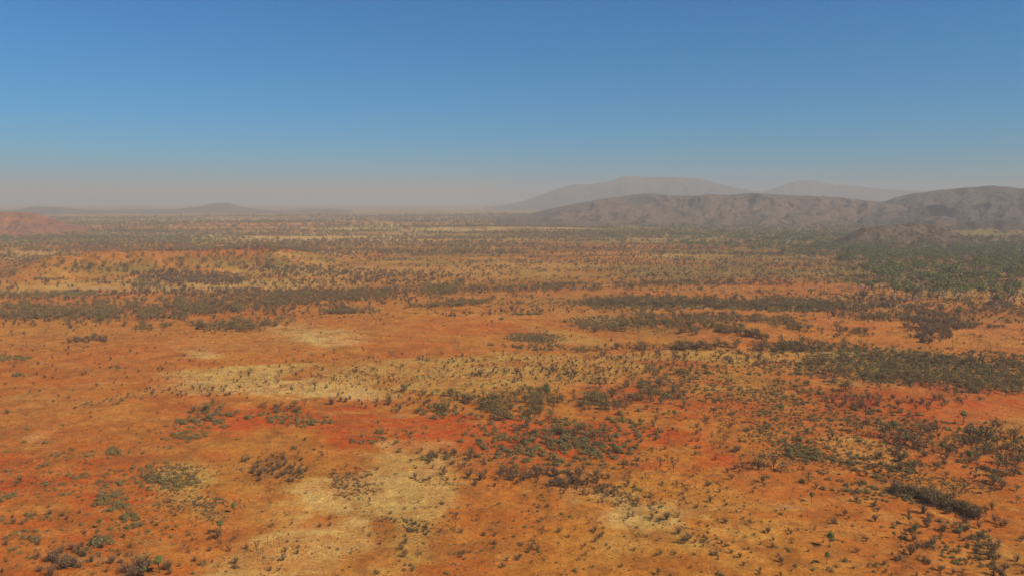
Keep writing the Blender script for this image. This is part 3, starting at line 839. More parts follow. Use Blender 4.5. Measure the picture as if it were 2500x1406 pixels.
# --- named plants seen in the photograph: kind, px, py (foot), height in m, label
HEROES = [
    ('green', 391, 1398, 4.6, "small tree with round green crown on bare trunk, long shadow, bottom left of the desert"),
    ('green', 537, 1303, 3.9, "small tree with bright green top between bare saplings on red soil"),
    ('green', 572, 1252, 3.4, "olive green tree with loose crown and dark shadow beside grey tussocks"),
    ('green', 526, 1232, 2.2, "tiny green-topped tree among grey tussocks on pale sand"),
    ('green', 2026, 1336, 4.3, "forked green tree on orange slope with dark shadow, largest green crown at lower right"),
    ('green', 2018, 1376, 3.2, "small olive tree just below the forked green tree"),
    ('green', 348, 1412, 3.2, "bright green rounded bush beside a dark dead shrub at the bottom edge"),
    ('green', 243, 1290, 2.9, "dark green egg-shaped bush above the lower left red flat"),
    ('green', 429, 1295, 1.9, "small upright green bush beside low saltbush on orange soil"),
    ('green', 155, 1048, 2.4, "lone small tree with green crown on the bare tan flat at left"),
    ('green', 985, 958, 4.2, "bright green tree at the near edge of the yellow plain"),
    ('green', 2352, 1036, 5.8, "tall olive tree with full round crown and long shadow at right"),
    ('green', 2233, 1306, 3.0, "egg-shaped brown-green bush on red slope, nearer of the two at right"),
    ('green', 2222, 1281, 3.0, "egg-shaped bush on red slope, behind another like it at right"),
    ('green', 2182, 1314, 2.1, "slim sapling with small dark crown on open red slope"),
    ('green', 1982, 1224, 3.0, "narrow dark-crowned tree on orange slope casting a long thin shadow"),
    ('green', 712, 962, 3.6, "isolated dark tree on the pale sandy rise"),
    ('green', 585, 955, 3.4, "small tree on the left end of the pale sandy rise"),
    ('green', 1338, 975, 6.0, "tallest green tree standing above the grey thicket"),
    ('green', 1336, 960, 5.0, "green tree behind the tallest one over the thicket"),
    ('green', 1646, 1020, 3.6, "grey-green tree with trunk showing, right of the thicket"),
    ('green', 2180, 1056, 4.6, "flat-topped green tree right of the low scrub flat"),
    ('green', 2207, 1130, 3.6, "green tree rising from dark ground cover beside the cream track"),
    ('green', 2368, 1128, 4.0, "slim tree with dark crown above the hedge-like thicket"),
    ('green', 2299, 1102, 3.6, "dense dark green upright bush on red soil at right"),
    ('scrub', 1971, 1180, 3.2, "round brown twiggy tree on red soil below the cream track"),
    ('scrub', 2432, 1150, 5.4, "big round grey-brown shrub tree near the right edge"),
    ('scrub', 2404, 1068, 5.2, "broad brown-grey tree with black shadow near the right edge"),
    ('scrub', 2428, 1050, 5.0, "dark rounded tree behind the broad brown-grey one at right"),
    ('scrub', 2424, 1352, 3.4, "dark dense bush by the tan strip in the lower right corner"),
    ('scrub', 1850, 1145, 4.4, "left tree of the brown twiggy trio on red soil"),
    ('scrub', 1868, 1136, 4.8, "middle tree of the brown twiggy trio on red soil"),
    ('scrub', 1888, 1138, 4.6, "right tree of the brown twiggy trio on red soil"),
    ('scrub', 1926, 1153, 4.2, "dark bushy tree between the brown trio and a bare pole tree"),
    ('bare', 1946, 1150, 5.0, "tall bare tree with pale twigs beside a dark bushy tree"),
    ('bare', 2340, 1302, 5.6, "tall thin dead tree leaning on the slope below the dark thicket"),
    ('bare', 402, 1245, 3.6, "burnt tree with wind-swept bare crown above a dark shrub"),
    ('bare', 1110, 1288, 3.4, "dead tree with fallen limbs on red soil at bottom centre"),
    ('bare', 1290, 1230, 2.4, "charred dead tree with low spreading limbs on orange soil"),
    ('bare', 955, 872, 4.0, "isolated wide bare tree on the yellow plain"),
    ('bare', 1078, 868, 3.8, "leafless tree with round top right on the yellow plain"),
    ('bare', 912, 880, 3.0, "small dark bare tree left of the wide one on the yellow plain"),
    ('bare', 712, 890, 4.2, "burnt forked tree below the pale sandy mound"),
    ('bare', 742, 998, 5.0, "big spreading grey bare bush above the left red thicket"),
    ('bare', 520, 1000, 5.0, "upright grey bare tree behind the left red thicket"),
    ('bare', 1385, 1180, 4.4, "dead tree with open fork in the burnt row"),
    ('bare', 2020, 690, 9.0, "lone grey bare tree on red ground by the gum forest"),
    ('bare', 1820, 1020, 3.6, "dark multi-stemmed bare tree on the red scrub flat"),
    ('branch', 1187, 1250, 3.4, "star-shaped fallen dead bush lying on the red tongue"),
    ('branch', 1143, 1236, 2.6, "fallen grey limbs beside the star-shaped dead bush"),
    ('branch', 1113, 1292, 3.0, "fallen limb at the foot of the dead tree at bottom centre"),
    ('branch', 1795, 1232, 2.8, "dark fallen branch on the sandy slope right of bottom centre"),
    ('branch', 1555, 1308, 2.6, "black charred limb on pale sand near the bottom edge"),
    ('gum', 2072, 702, 10.5, "isolated gum tree with round crown on red ground left of the forest"),
    ('gum', 1858, 668, 9.5, "single dark tree standing alone on the orange far flat"),
]
for k, px, py, hgt, lab in HEROES:
    put_px(k, [px], [py], hgt, 0, lab)

# --- clusters. (kind, cx, cy, rx, ry, tilt, count, size in m, jitter)
CL = [
    # main thicket on the bright red soil
    ('shrub', 1330, 1085, 165, 55, 4, 170, 1.5, .3), ('shrub', 1375, 1085, 100, 40, 0, 90, 1.8, .25), ('scrub', 1370, 1060, 100, 28, 0, 30, 3.0, .2),
    ('shrub', 1240, 1080, 90, 34, 0, 40, 1.3, .3), ('shrub', 1460, 1090, 90, 40, 8, 80, 1.4, .3), ('shrub', 1540, 1048, 70, 20, 0, 45, 1.6, .3), ('shrub', 1300, 1040, 260, 30, 0, 40, .9, .4),
    # grey thicket above
    ('scrub', 1300, 992, 125, 24, -4, 85, 3.6, .22), ('scrub', 1230, 975, 70, 16, -6, 22, 3.5, .2), ('scrub', 1130, 975, 60, 12, 0, 14, 3.2, .2), ('shrub', 1225, 1008, 55, 14, 0, 30, 1.7, .25),
    ('scrub', 1400, 980, 110, 20, 0, 22, 3.0, .25), ('scrub', 1590, 945, 130, 34, -15, 65, 3.4, .25), ('shrub', 1600, 950, 180, 40, -8, 80, 1.3, .35), ('scrub', 1560, 985, 130, 25, 0, 26, 3.2, .25),
    ('shrub', 1080, 1010, 45, 18, 10, 26, 1.7, .3), ('scrub', 1085, 1000, 30, 14, 0, 8, 3.0, .2), ('stick', 1100, 990, 220, 26, 0, 60, 2.6, .3), ('dead', 1000, 985, 160, 18, 0, 40, 1.7, .3),
    ('shrub', 915, 1068, 50, 14, -12, 22, 1.2, .3), ('shrub', 985, 1070, 30, 18, -50, 16, 1.0, .3), ('shrub', 1055, 1116, 50, 9, 0, 18, 1.3, .3), ('shrub', 1140, 1112, 20, 10, 0, 8, 1.2, .3),
    # left thickets
    ('shrub', 495, 1028, 65, 24, -12, 46, 1.6, .3), ('scrub', 505, 1005, 50, 16, -10, 12, 3.2, .2), ('shrub', 700, 1020, 75, 18, 4, 70, 1.5, .3), ('scrub', 690, 998, 60, 12, 0, 9, 2.8, .2),
    ('shrub', 430, 1058, 90, 30, -14, 55, .95, .35), ('shrub', 780, 1025, 25, 12, 0, 10, 1.6, .2), ('shrub', 460, 1065, 30, 10, 0, 14, 1.4, .25), ('shrub', 290, 980, 45, 12, -8, 12, 1.1, .3), ('shrub', 205, 990, 30, 4, -8, 9, 1.2, .2),
    ('shrub', 330, 968, 60, 8, -4, 10, .8, .3), ('dead', 450, 955, 110, 12, 0, 34, 1.2, .3), ('stick', 440, 955, 150, 18, 0, 26, 1.9, .3),
    ('shrub', 285, 1106, 22, 7, 0, 8, 1.9, .2), ('shrub', 155, 1108, 32, 9, -16, 12, 1.1, .2), ('shrub', 230, 1145, 210, 34, 0, 70, .85, .4), ('shrub', 340, 1190, 150, 44, 0, 90, .85, .4), ('shrub', 60, 1230, 110, 110, 0, 60, .95, .4),
    ('shrub', 275, 1228, 42, 18, 10, 24, 1.5, .25), ('shrub', 325, 1280, 20, 16, 30, 12, 1.5, .2), ('shrub', 250, 1325, 26, 9, -18, 10, 1.7, .2), ('shrub', 215, 1345, 30, 8, -10, 9, 1.1, .3),
    ('shrub', 20, 1212, 26, 4, 0, 9, 1.2, .2), ('shrub', 440, 1175, 26, 12, 0, 14, 1.4, .25), ('shrub', 380, 1160, 30, 18, 0, 10, 1.5, .25), ('scrub', 380, 1172, 26, 12, 0, 6, 2.3, .2), ('scrub', 45, 1185, 14, 8, 0, 3, 3.0, .2),
    ('shrub', 200, 1290, 200, 110, 0, 90, .75, .4), ('shrub', 420, 1330, 180, 70, 0, 26, .65, .4), ('dead', 120, 1330, 160, 80, 0, 34, 1.3, .35), ('dead', 150, 1375, 60, 20, 0, 12, 2.2, .2), ('stick', 130, 1385, 90, 20, 0, 14, 2.6, .25),
    ('dead', 330, 1395, 20, 12, 0, 6, 2.6, .2), ('dead', 450, 1345, 220, 50, 0, 26, 1.0, .35),
    # burnt patch
    ('dead', 665, 1145, 75, 26, 0, 60, 1.3, .3), ('stick', 660, 1140, 110, 34, 0, 60, 1.9, .35), ('branch', 650, 1145, 90, 26, 0, 16, 2.4, .3), ('bare', 700, 1120, 90, 22, 0, 10, 2.2, .3),
    ('stick', 580, 1330, 90, 50, 0, 30, 2.4, .3), ('bare', 540, 1350, 120, 40, 0, 8, 2.2, .25),
    ('stick', 900, 930, 420, 36, 0, 90, 2.2, .35), ('bare', 900, 915, 380, 34, 0, 60, 2.7, .3), ('dead', 950, 920, 420, 40, 0, 90, 1.0, .35),
    # burnt row
    ('bare', 1330, 1165, 190, 24, 2, 46, 3.0, .25), ('stick', 1330, 1165, 220, 30, 2, 80, 2.6, .3), ('dead', 1370, 1170, 130, 20, 4, 50, 1.7, .3), ('dead', 1110, 1125, 120, 20, 0, 26, 1.3, .3),
    ('bare', 1560, 1130, 140, 34, 8, 30, 2.6, .3), ('stick', 1600, 1130, 200, 40, 5, 50, 2.3, .3), ('dead', 1150, 1165, 100, 20, 0, 22, 1.4, .3), ('branch', 1300, 1240, 260, 60, 0, 34, 2.2, .35),
    ('dead', 1430, 1195, 130, 22, 12, 40, 1.0, .3), ('shrub', 1480, 1190, 60, 10, 12, 24, .8, .3), ('shrub', 1560, 1215, 60, 16, 20, 26, .6, .3),
    # yellow plain, scattered
    ('bare', 1350, 900, 420, 36, -2, 90, 2.8, .3), ('dead', 1350, 905, 430, 40, -2, 190, 1.2, .35), ('shrub', 1250, 930, 400, 26, -2, 90, .9, .35), ('stick', 1300, 900, 420, 40, 0, 90, 2.2, .3),
    ('dead', 1390, 905, 120, 12, 0, 60, 1.2, .3), ('scrub', 1010, 960, 60, 8, 0, 6, 3.6, .2), ('scrub', 1450, 930, 90, 12, 0, 10, 3.2, .2), ('dead', 1240, 880, 200, 10, 0, 60, 1.0, .3),
    ('bare', 1700, 870, 320, 20, 0, 60, 3.0, .3), ('dead', 1750, 880, 330, 20, 0, 130, 1.3, .3), ('shrub', 1750, 910, 280, 22, 0, 130, 1.2, .35), ('scrub', 1760, 850, 260, 8, 0, 36, 3.6, .25),
    # right: the low scrub flat
    ('shrub', 1930, 1000, 260, 46, 8, 430, .95, .38), ('shrub', 1800, 960, 200, 22, 4, 170, 1.1, .35), ('shrub', 1960, 1090, 130, 34, 14, 170, 1.0, .35), ('shrub', 1960, 1105, 60, 14, 14, 40, 1.5, .2),
    ('stick', 1760, 1080, 150, 60, 0, 50, 2.0, .3), ('dead', 1760, 1090, 180, 70, 10, 70, 1.1, .35), ('bare', 1700, 1060, 130, 60, 0, 16, 2.8, .25), ('branch', 1820, 1180, 200, 90, 0, 34, 2.0, .35),
    ('bare', 1760, 985, 160, 40, 0, 14, 2.8, .25), ('scrub', 2060, 960, 230, 20, 4, 40, 3.0, .3), ('stick', 2050, 960, 240, 26, 4, 60, 2.8, .3),
    ('scrub', 2290, 1065, 200, 30, 8, 60, 3.0, .3), ('shrub', 2290, 1080, 210, 50, 8, 150, 1.1, .35), ('dead', 2290, 1100, 200, 60, 8, 110, 1.6, .35), ('stick', 2270, 1085, 190, 50, 5, 80, 2.6, .3), ('bare', 2330, 1100, 170, 50, 5, 30, 3.0, .3),
    ('scrub', 2440, 1100, 70, 30, 20, 22, 3.2, .25), ('scrub', 2460, 1190, 50, 26, 20, 10, 3.0, .25), ('shrub', 2135, 1000, 60, 12, 0, 22, 1.6, .2), ('shrub', 2200, 1138, 45, 14, 4, 44, 1.2, .25),
    ('shrub', 2290, 1175, 110, 14, 8, 90, .6, .3), ('shrub', 2330, 1050, 90, 9, 10, 14, 1.6, .25), ('dead', 2200, 985, 160, 16, 0, 46, 1.8, .3), ('stick', 2200, 970, 180, 18, 0, 60, 2.8, .25),
    # slope at lower right
    ('dead', 1950, 1300, 330, 110, 8, 80, 1.1, .35), ('shrub', 2000, 1280, 360, 120, 8, 80, .7, .4), ('branch', 2100, 1270, 330, 110, 8, 30, 2.0, .35), ('stick', 1900, 1290, 330, 100, 5, 44, 1.7, .35),
    ('shrub', 2330, 1350, 160, 46, 14, 50, 1.1, .35), ('dead', 2380, 1300, 120, 60, 20, 34, 1.7, .3), ('dead', 2330, 1375, 160, 30, 14, 26, 1.4, .3), ('shrub', 2060, 1190, 80, 24, 14, 26, 1.1, .3), ('shrub', 2130, 1205, 50, 14, 18, 16, 1.2, .3),
    ('shrub', 2350, 1300, 60, 14, 20, 16, 1.5, .2), ('dead', 2120, 1150, 80, 30, 20, 22, 1.1, .3),
    # pale sand at bottom centre
    ('shrub', 1630, 1270, 130, 70, 10, 60, .5, .3), ('shrub', 900, 1280, 220, 90, 0, 70, .45, .35), ('dead', 1100, 1320, 300, 80, 0, 46, .9, .35), ('dead', 1500, 1320, 250, 80, 0, 44, 1.0, .35), ('bare', 1330, 1270, 150, 40, 0, 4, 2.0, .2),
    ('shrub', 1300, 1240, 180, 80, 0, 44, .7, .35), ('stick', 1200, 1330, 300, 70, 0, 26, 1.6, .3), ('shrub', 1100, 1380, 300, 26, 0, 24, .8, .3),
    # middle ground clumps
    ('scrub', 560, 798, 80, 12, 0, 60, 3.8, .25), ('shrub', 530, 796, 60, 10, 0, 60, 1.9, .25), ('scrub', 650, 788, 80, 10, -6, 40, 3.6, .25), ('scrub', 380, 800, 60, 7, -6, 22, 3.4, .25), ('dead', 210, 834, 46, 5, -3, 34, 2.0, .25),
    ('shrub', 20, 876, 44, 7, 0, 46, 1.6, .25), ('shrub', 50, 915, 16, 4, 0, 9, 2.2, .2), ('shrub', 280, 897, 18, 2.5, 0, 8, 1.4, .2), ('dead', 320, 895, 380, 50, 0, 90, 1.0, .35), ('stick', 400, 880, 380, 50, 0, 50, 2.0, .3),
    ('shrub', 500, 860, 520, 60, 0, 60, .8, .35), ('shrub', 250, 1010, 260, 50, 0, 26, .6, .35),
    ('scrub', 1600, 792, 90, 14, 8, 130, 3.4, .25), ('shrub', 1470, 790, 80, 14, 0, 220, 1.5, .25), ('scrub', 1470, 806, 70, 6, 4, 34, 3.2, .25), ('scrub', 1650, 785, 80, 12, 12, 80, 3.4, .25), ('scrub', 1760, 800, 110, 10, 15, 110, 3.6, .22),
    ('scrub', 1820, 782, 140, 8, 4, 110, 3.8, .22), ('scrub', 1940, 800, 90, 9, 12, 60, 3.2, .25), ('shrub', 1303, 824, 58, 10, 2, 300, 1.0, .25), ('shrub', 1320, 848, 110, 6, 2, 70, 1.5, .25), ('scrub', 1430, 858, 60, 5, 0, 18, 3.2, .25),
    ('scrub', 1990, 850, 120, 8, 0, 70, 4.0, .25), ('shrub', 1900, 855, 200, 7, 0, 100, 1.6, .25), ('scrub', 1700, 850, 70, 5, 0, 20, 4.4, .2), ('dead', 2280, 800, 50, 30, 0, 170, 2.6, .25), ('stick', 2280, 815, 60, 26, 0, 60, 3.6, .25),
    ('scrub', 2170, 778, 90, 6, 2, 110, 4.2, .2), ('scrub', 2370, 798, 60, 6, 2, 44, 3.6, .2), ('stick', 2370, 840, 90, 12, 6, 60, 3.6, .2), ('scrub', 2080, 820, 50, 8, 0, 14, 3.2, .25), ('scrub', 2300, 760, 230, 12, 2, 200, 3.8, .3),
    ('scrub', 1780, 742, 340, 9, 1, 520, 4.4, .2), ('scrub', 1600, 740, 130, 8, 0, 90, 4.0, .2), ('shrub', 1800, 752, 360, 7, 1, 300, 2.2, .2), ('scrub', 1460, 745, 80, 3, 0, 24, 3.4, .2), ('shrub', 1290, 768, 40, 2, 0, 14, 2.6, .2),
    ('scrub', 1240, 708, 260, 6, -1, 200, 4.0, .2), ('scrub', 1650, 695, 280, 4, 0, 200, 3.6, .2), ('scrub', 1120, 742, 110, 5, -6, 60, 3.8, .2), ('scrub', 840, 762, 50, 5, -3, 50, 3.8, .2), ('shrub', 880, 762, 60, 3, 0, 26, 2.2, .2),
    # olive flat at right
    ('shrub', 2330, 905, 260, 38, 4, 1500, 1.3, .3), ('scrub', 2300, 935, 220, 14, 5, 120, 2.8, .3), ('scrub', 2280, 880, 220, 14, 3, 90, 3.0, .3), ('scrub', 2080, 900, 120, 18, 6, 60, 3.0, .3), ('shrub', 2060, 905, 150, 24, 6, 240, 1.4, .3),
    # ridge slope bushes
    ('scrub', 440, 640, 350, 18, 0, 74, 4.6, .22), ('scrub', 200, 650, 130, 14, 0, 30, 4.6, .22), ('scrub', 660, 632, 180, 16, 0, 34, 4.2, .25), ('dead', 500, 607, 300, 4, 0, 130, 3.2, .3), ('scrub', 570, 603, 120, 4, 0, 60, 4.6, .2), ('scrub', 700, 610, 90, 6, 0, 60, 4.0, .25),
    ('dead', 460, 680, 110, 13, 3, 330, 3.0, .25), ('scrub', 365, 702, 30, 5, 0, 16, 5.2, .2), ('dead', 700, 660, 90, 9, 0, 110, 3.0, .25), ('dead', 620, 715, 330, 7, 0, 240, 3.0, .25), ('shrub', 100, 717, 140, 5, 0, 150, 2.8, .25), ('scrub', 60, 728, 90, 5, 0, 40, 3.6, .25),
    ('shrub', 120, 682, 30, 2, 0, 26, 2.4, .2), ('dead', 180, 695, 250, 12, 0, 60, 2.6, .3), ('dead', 920, 680, 200, 14, 0, 150, 2.8, .3),
    # gum forest
    ('gum', 2160, 710, 60, 22, 10, 9, 10.5, .12), ('gum', 2260, 715, 80, 22, 8, 16, 10.5, .14), ('gum', 2400, 725, 110, 24, 4, 26, 11, .14), ('gum', 2180, 668, 70, 18, 0, 26, 10.5, .14), ('gum', 2330, 675, 150, 26, 0, 60, 10.5, .16),
    ('gum', 2440, 660, 80, 40, 0, 60, 10.5, .16), ('gum', 2150, 640, 90, 16, 0, 46, 10, .15), ('gum', 2350, 630, 180, 20, 0, 110, 9.5, .16), ('gum', 2040, 622, 120, 12, 0, 50, 9, .16), ('gum', 1850, 600, 160, 10, 0, 60, 8.5, .16),
    ('gum', 2150, 612, 160, 10, 0, 70, 9, .16), ('scrub', 2250, 690, 230, 50, 0, 60, 3.2, .3), ('gum', 1650, 582, 200, 6, 0, 90, 8.5, .15), ('gum', 2420, 605, 120, 14, 0, 90, 9, .15), ('dead', 2150, 740, 250, 12, 0, 120, 2.6, .3),
    ('gum', 1990, 585, 120, 8, 0, 60, 8, .15),
]
def ragged(cx, cyy, rx, ry, n, ang, seed):
    """points of an uneven clump: dense patches, gaps, stragglers"""
    m = int(n * 2.4) + 6
    r = np.sqrt(NR.random(m)) * 1.45; a = NR.uniform(0, 6.283, m); t = math.radians(ang)
    u = r * np.cos(a) * rx; v = r * np.sin(a) * ry
    pxs = cx + u * math.cos(t) - v * math.sin(t); pys = cyy + u * math.sin(t) + v * math.cos(t)
    x, y, sl = ray(pxs, np.maximum(pys, 520)); d = CAM_H / -sl
    X, Y = x * d, y * d
    sc = max(rx * CAM_H / -float(ray(cx, cyy)[2]) / FPX * .42, 6)
    nz = fbm(X / sc, Y / sc, 4, seed) - .5
    nz2 = fbm(X / (sc * .28), Y / (sc * .28), 2, seed + 3) - .5
    sco = 1.20 - r + 1.7 * nz + .9 * nz2 + NR.normal(0, .12, m)
    idx = np.argsort(-(sco > .05).astype(float) - NR.random(m) * .5 - .15 * sco)[:n]
    return pxs[idx], pys[idx]

for qi, (k, cx, cyy, rx, ry, ang, n, sz, jt) in enumerate(CL):
    fn, fs = {'shrub': (1.15, .80), 'scrub': (1.15, .84), 'dead': (1.25, .85), 'bare': (1.1, .92), 'stick': (1.1, .9), 'gum': (1.1, 1.28)}.get(k, (1, 1))
    if cyy > 640 and k == 'scrub' and n > 80: fn = .95
    pxs, pys = ragged(cx, cyy, rx, ry, int(n * fn), ang, int(cx + cyy) % 97)
    put_px(k, pxs, pys, sz * fs, jt)

LINES = [
    ('scrub', [(2185, 1204), (2260, 1212), (2310, 1232), (2395, 1262)], 9, 60, 2.9, .18), ('dead', [(2185, 1204), (2260, 1214), (2310, 1234), (2400, 1264)], 12, 60, 2.2, .2),
    ('scrub', [(0, 768), (250, 768), (430, 762), (600, 748), (700, 738), (900, 722), (1120, 706)], 16, 900, 3.9, .2),
    ('scrub', [(0, 752), (250, 748), (430, 740), (600, 728), (760, 720)], 14, 420, 3.9, .2),
    ('dead', [(0, 768), (250, 766), (450, 758), (640, 742), (900, 722), (1100, 708)], 22, 500, 2.8, .2),
    ('shrub', [(0, 774), (250, 776), (430, 770), (600, 756)], 8, 120, 1.8, .2),
    ('dead', [(1080, 770), (1200, 764), (1330, 760)], 6, 40, 2, .2), ('scrub', [(1000, 752), (1110, 746), (1190, 738)], 5, 60, 3.8, .2),
    ('shrub', [(1950, 1108), (2070, 1130), (2140, 1165), (2240, 1235)], 8, 50, 1.1, .3),
    ('scrub', [(2040, 800), (2090, 812), (2140, 806)], 6, 20, 3.2, .2),
]
for k, pts, w, n, sz, jt in LINES:
    pxs, pys = line(pts, w * 1.1, n)
    put_px(k, pxs, pys, sz * .84, jt)

# tussocks (nobody could count them)
TU = [(440, 1150, 50, 16, 0, 260, .5), (450, 1165, 55, 24, 0, 260, .5), (480, 1225, 62, 40, 20, 420, .5), (870, 1185, 50, 34, 20, 520, .6), (1030, 1288, 46, 13, 8, 150, .6), (940, 1268, 40, 8, 10, 50, .5),
      (560, 1235, 60, 14, 0, 90, .5), (1080, 1180, 50, 12, 10, 90, .5), (230, 1175, 200, 50, 0, 900, .4), (400, 1290, 100, 40, 0, 300, .35), (640, 1150, 120, 40, 0, 300, .35), (2180, 1150, 60, 14, 10, 160, .5),
      (2300, 1178, 130, 16, 8, 420, .5), (2130, 1115, 110, 26, 12, 160, .5), (1680, 1010, 110, 30, 10, 200, .5), (1980, 1060, 200, 50, 12, 1500, .5), (1900, 990, 240, 40, 8, 1200, .5), (2330, 905, 250, 38, 4, 2500, .8), (1303, 824, 56, 9, 2, 500, .7),
      (1470, 790, 75, 13, 0, 500, .8), (1480, 1200, 120, 16, 12, 260, .45), (900, 910, 500, 44, 0, 600, .5), (1400, 900, 450, 40, 0, 900, .6), (1600, 1290, 180, 80, 0, 130, .4), (850, 1300, 260, 90, 0, 200, .35),
      (1250, 1060, 330, 80, 0, 400, .45), (2100, 1300, 400, 100, 10, 240, .4), (1200, 1320, 300, 80, 0, 160, .35), (150, 1300, 200, 100, 0, 240, .4), (250, 1000, 280, 80, 0, 120, .35), (1700, 1180, 250, 60, 0, 260, .35)]
for cx, cyy, rx, ry, ang, n, sz in TU:
    pxs, pys = ragged(cx, cyy, rx, ry, int(n * .6), ang, int(cx * 3 + cyy) % 89)
    put_px('tuft', pxs, pys, sz, .35)

# general scatter, by area of ground
def scatter(key, d0, d1, n, size, jt, mask):
    d = np.sqrt(NR.uniform(d0 * d0, d1 * d1, n)); a = np.radians(NR.uniform(-36, 36, n))
    x, y = np.sin(a) * d, np.cos(a) * d
    keep = NR.random(n) < mask(x, y)
    x, y = x[keep], y[keep]
    sz = size * np.exp(NR.normal(0, jt, len(x)))
    nv = len(KINDS[key]['var'])
    KINDS[key]['pts'] += [(x[i], y[i], sz[i], NR.uniform(0, 6.28), int(NR.integers(0, nv)), None) for i in range(len(x))]

def clump(sx, sy, lo, hi, seed):
    return lambda x, y: sstep(lo, hi, fbm(x / sx, y / sy, 4, seed))

scatter('tuft', 170, 700, 9000, .38, .35, clump(30, 30, .40, .62, 51))
scatter('shrub', 180, 620, 1500, .55, .4, clump(40, 40, .42, .62, 52))
scatter('stick', 180, 620, 500, 1.6, .35, clump(50, 50, .45, .62, 53))
scatter('dead', 180, 700, 700, 1.0, .35, clump(50, 50, .45, .62, 54))
scatter('dead', 620, 1500, 17000, 1.5, .4, clump(120, 34, .51, .58, 55))
scatter('shrub', 600, 1600, 19000, 1.1, .4, clump(150, 40, .51, .58, 56))
scatter('scrub', 700, 1700, 11000, 2.6, .35, clump(170, 45, .51, .58, 57))
scatter('scrub', 1300, 2700, 34000, 3.6, .35, clump(330, 70, .49, .55, 58))
scatter('scrub', 1300, 2700, 6000, 3.0, .4, lambda x, y: sstep(.42, .6, fbm(x / 700, y / 300, 3, 70)))
scatter('scrub', 2500, 4800, 26000, 6.5, .3, clump(500, 120, .44, .56, 59))
scatter('tuft', 170, 520, 22000, .19, .4, clump(9, 9, .34, .60, 67))
scatter('tuft', 170, 900, 16000, .30, .4, clump(16, 16, .36, .60, 62))
scatter('straw', 170, 620, 26000, .30, .35, clump(60, 40, .44, .60, 63))
scatter('straw', 500, 1100, 14000, .6, .35, clump(90, 40, .48, .60, 64))
scatter('shrub', 180, 900, 4200, .42, .4, clump(26, 26, .46, .62, 65))
scatter('dead', 180, 900, 2200, .62, .4, clump(30, 30, .46, .62, 66))
right = lambda x, y: sstep(.10, .25, x / y) * sstep(.47, .57, fbm(x / 150, y / 60, 3, 60))
scatter('gum', 1300, 3300, 6500, 11.0, .22, right)
left = lambda x, y: sstep(-.36, -.42, x / y) * sstep(.3, .5, fbm(x / 200, y / 90, 3, 61))
scatter('gum', 1750, 2450, 2200, 7.5, .2, left)

# shrubs and rocks on the rocky hill
ny_, nx_ = RX.shape
ii = NR.integers(5, 66, 3200); jj = NR.integers(20, nx_ - 20, 3200)
mk = fbm(RX[ii, jj] / 22, RY[ii, jj] / 22, 3, 71) > .5
HILLPTS = [(RX[a, b], RY[a, b], RZ[a, b], 2.4 * math.exp(NR.normal(0, .3)), NR.uniform(0, 6.28)) for a, b in zip(ii[mk], jj[mk])]
ii = NR.integers(5, 68, 800); jj = NR.integers(20, nx_ - 20, 800)
mk = fbm(RX[ii, jj] / 30, RY[ii, jj] / 30, 3, 72) > .52
ROCKPTS = [(RX[a, b], RY[a, b], RZ[a, b], 1.5 * math.exp(NR.normal(0, .5)), NR.uniform(0, 6.28)) for a, b in zip(ii[mk], jj[mk])]

# ------------------------------------------------------------------ masses by geometry nodes
def mass(name, protos, pts, flatz=1.0):
    """pts: x, y, z, scale, rot, variant"""
    if not pts: return
    col = bpy.data.collections.new(name + "_models")
    for i, me in enumerate(protos):
        o = bpy.data.objects.new("%s_model_%02d" % (name, i), me); col.objects.link(o)
    a = np.array(pts, float)
    me = bpy.data.meshes.new(name)
    me.vertices.add(len(a)); me.vertices.foreach_set("co", a[:, :3].astype(np.float32).ravel())
    for nm, c in (("sc", 3), ("rt", 4)):
        at = me.attributes.new(nm, 'FLOAT', 'POINT'); at.data.foreach_set("value", a[:, c].astype(np.float32))
    at = me.attributes.new("vi", 'INT', 'POINT'); at.data.foreach_set("value", a[:, 5].astype(np.int32))
    o = bpy.data.objects.new(name, me); C.objects.link(o); o["kind"] = "stuff"
    ng = bpy.data.node_groups.new(name, 'GeometryNodeTree')
    ng.interface.new_socket("Geometry", in_out='INPUT', socket_type='NodeSocketGeometry')
    ng.interface.new_socket("Geometry", in_out='OUTPUT', socket_type='NodeSocketGeometry')
    gi = ng.nodes.new("NodeGroupInput"); go = ng.nodes.new("NodeGroupOutput")
    iop = ng.nodes.new("GeometryNodeInstanceOnPoints")
    ci = ng.nodes.new("GeometryNodeCollectionInfo"); ci.inputs["Collection"].default_value = col
    ci.inputs["Separate Children"].default_value = True; ci.inputs["Reset Children"].default_value = True
    def attr(nm, t):
        n = ng.nodes.new("GeometryNodeInputNamedAttribute"); n.data_type = t; n.inputs["Name"].default_value = nm
        return n.outputs["Attribute"]
    L = ng.links
    L.new(gi.outputs[0], iop.inputs["Points"]); L.new(ci.outputs[0], iop.inputs["Instance"])
    iop.inputs["Pick Instance"].default_value = True
    L.new(attr("vi", 'INT'), iop.inputs["Instance Index"])
    cx = ng.nodes.new("ShaderNodeCombineXYZ"); L.new(attr("rt", 'FLOAT'), cx.inputs[2]); L.new(cx.outputs[0], iop.inputs["Rotation"])
    cs = ng.nodes.new("ShaderNodeCombineXYZ"); s = attr("sc", 'FLOAT')
    mz = ng.nodes.new("ShaderNodeMath"); mz.operation = 'MULTIPLY'; mz.inputs[1].default_value = flatz; L.new(s, mz.inputs[0])
    L.new(s, cs.inputs[0]); L.new(s, cs.inputs[1]); L.new(mz.outputs[0], cs.inputs[2])
    L.new(cs.outputs[0], iop.inputs["Scale"])
    L.new(iop.outputs[0], go.inputs[0])
    md = o.modifiers.new("scatter", 'NODES'); md.node_group = ng
    return o

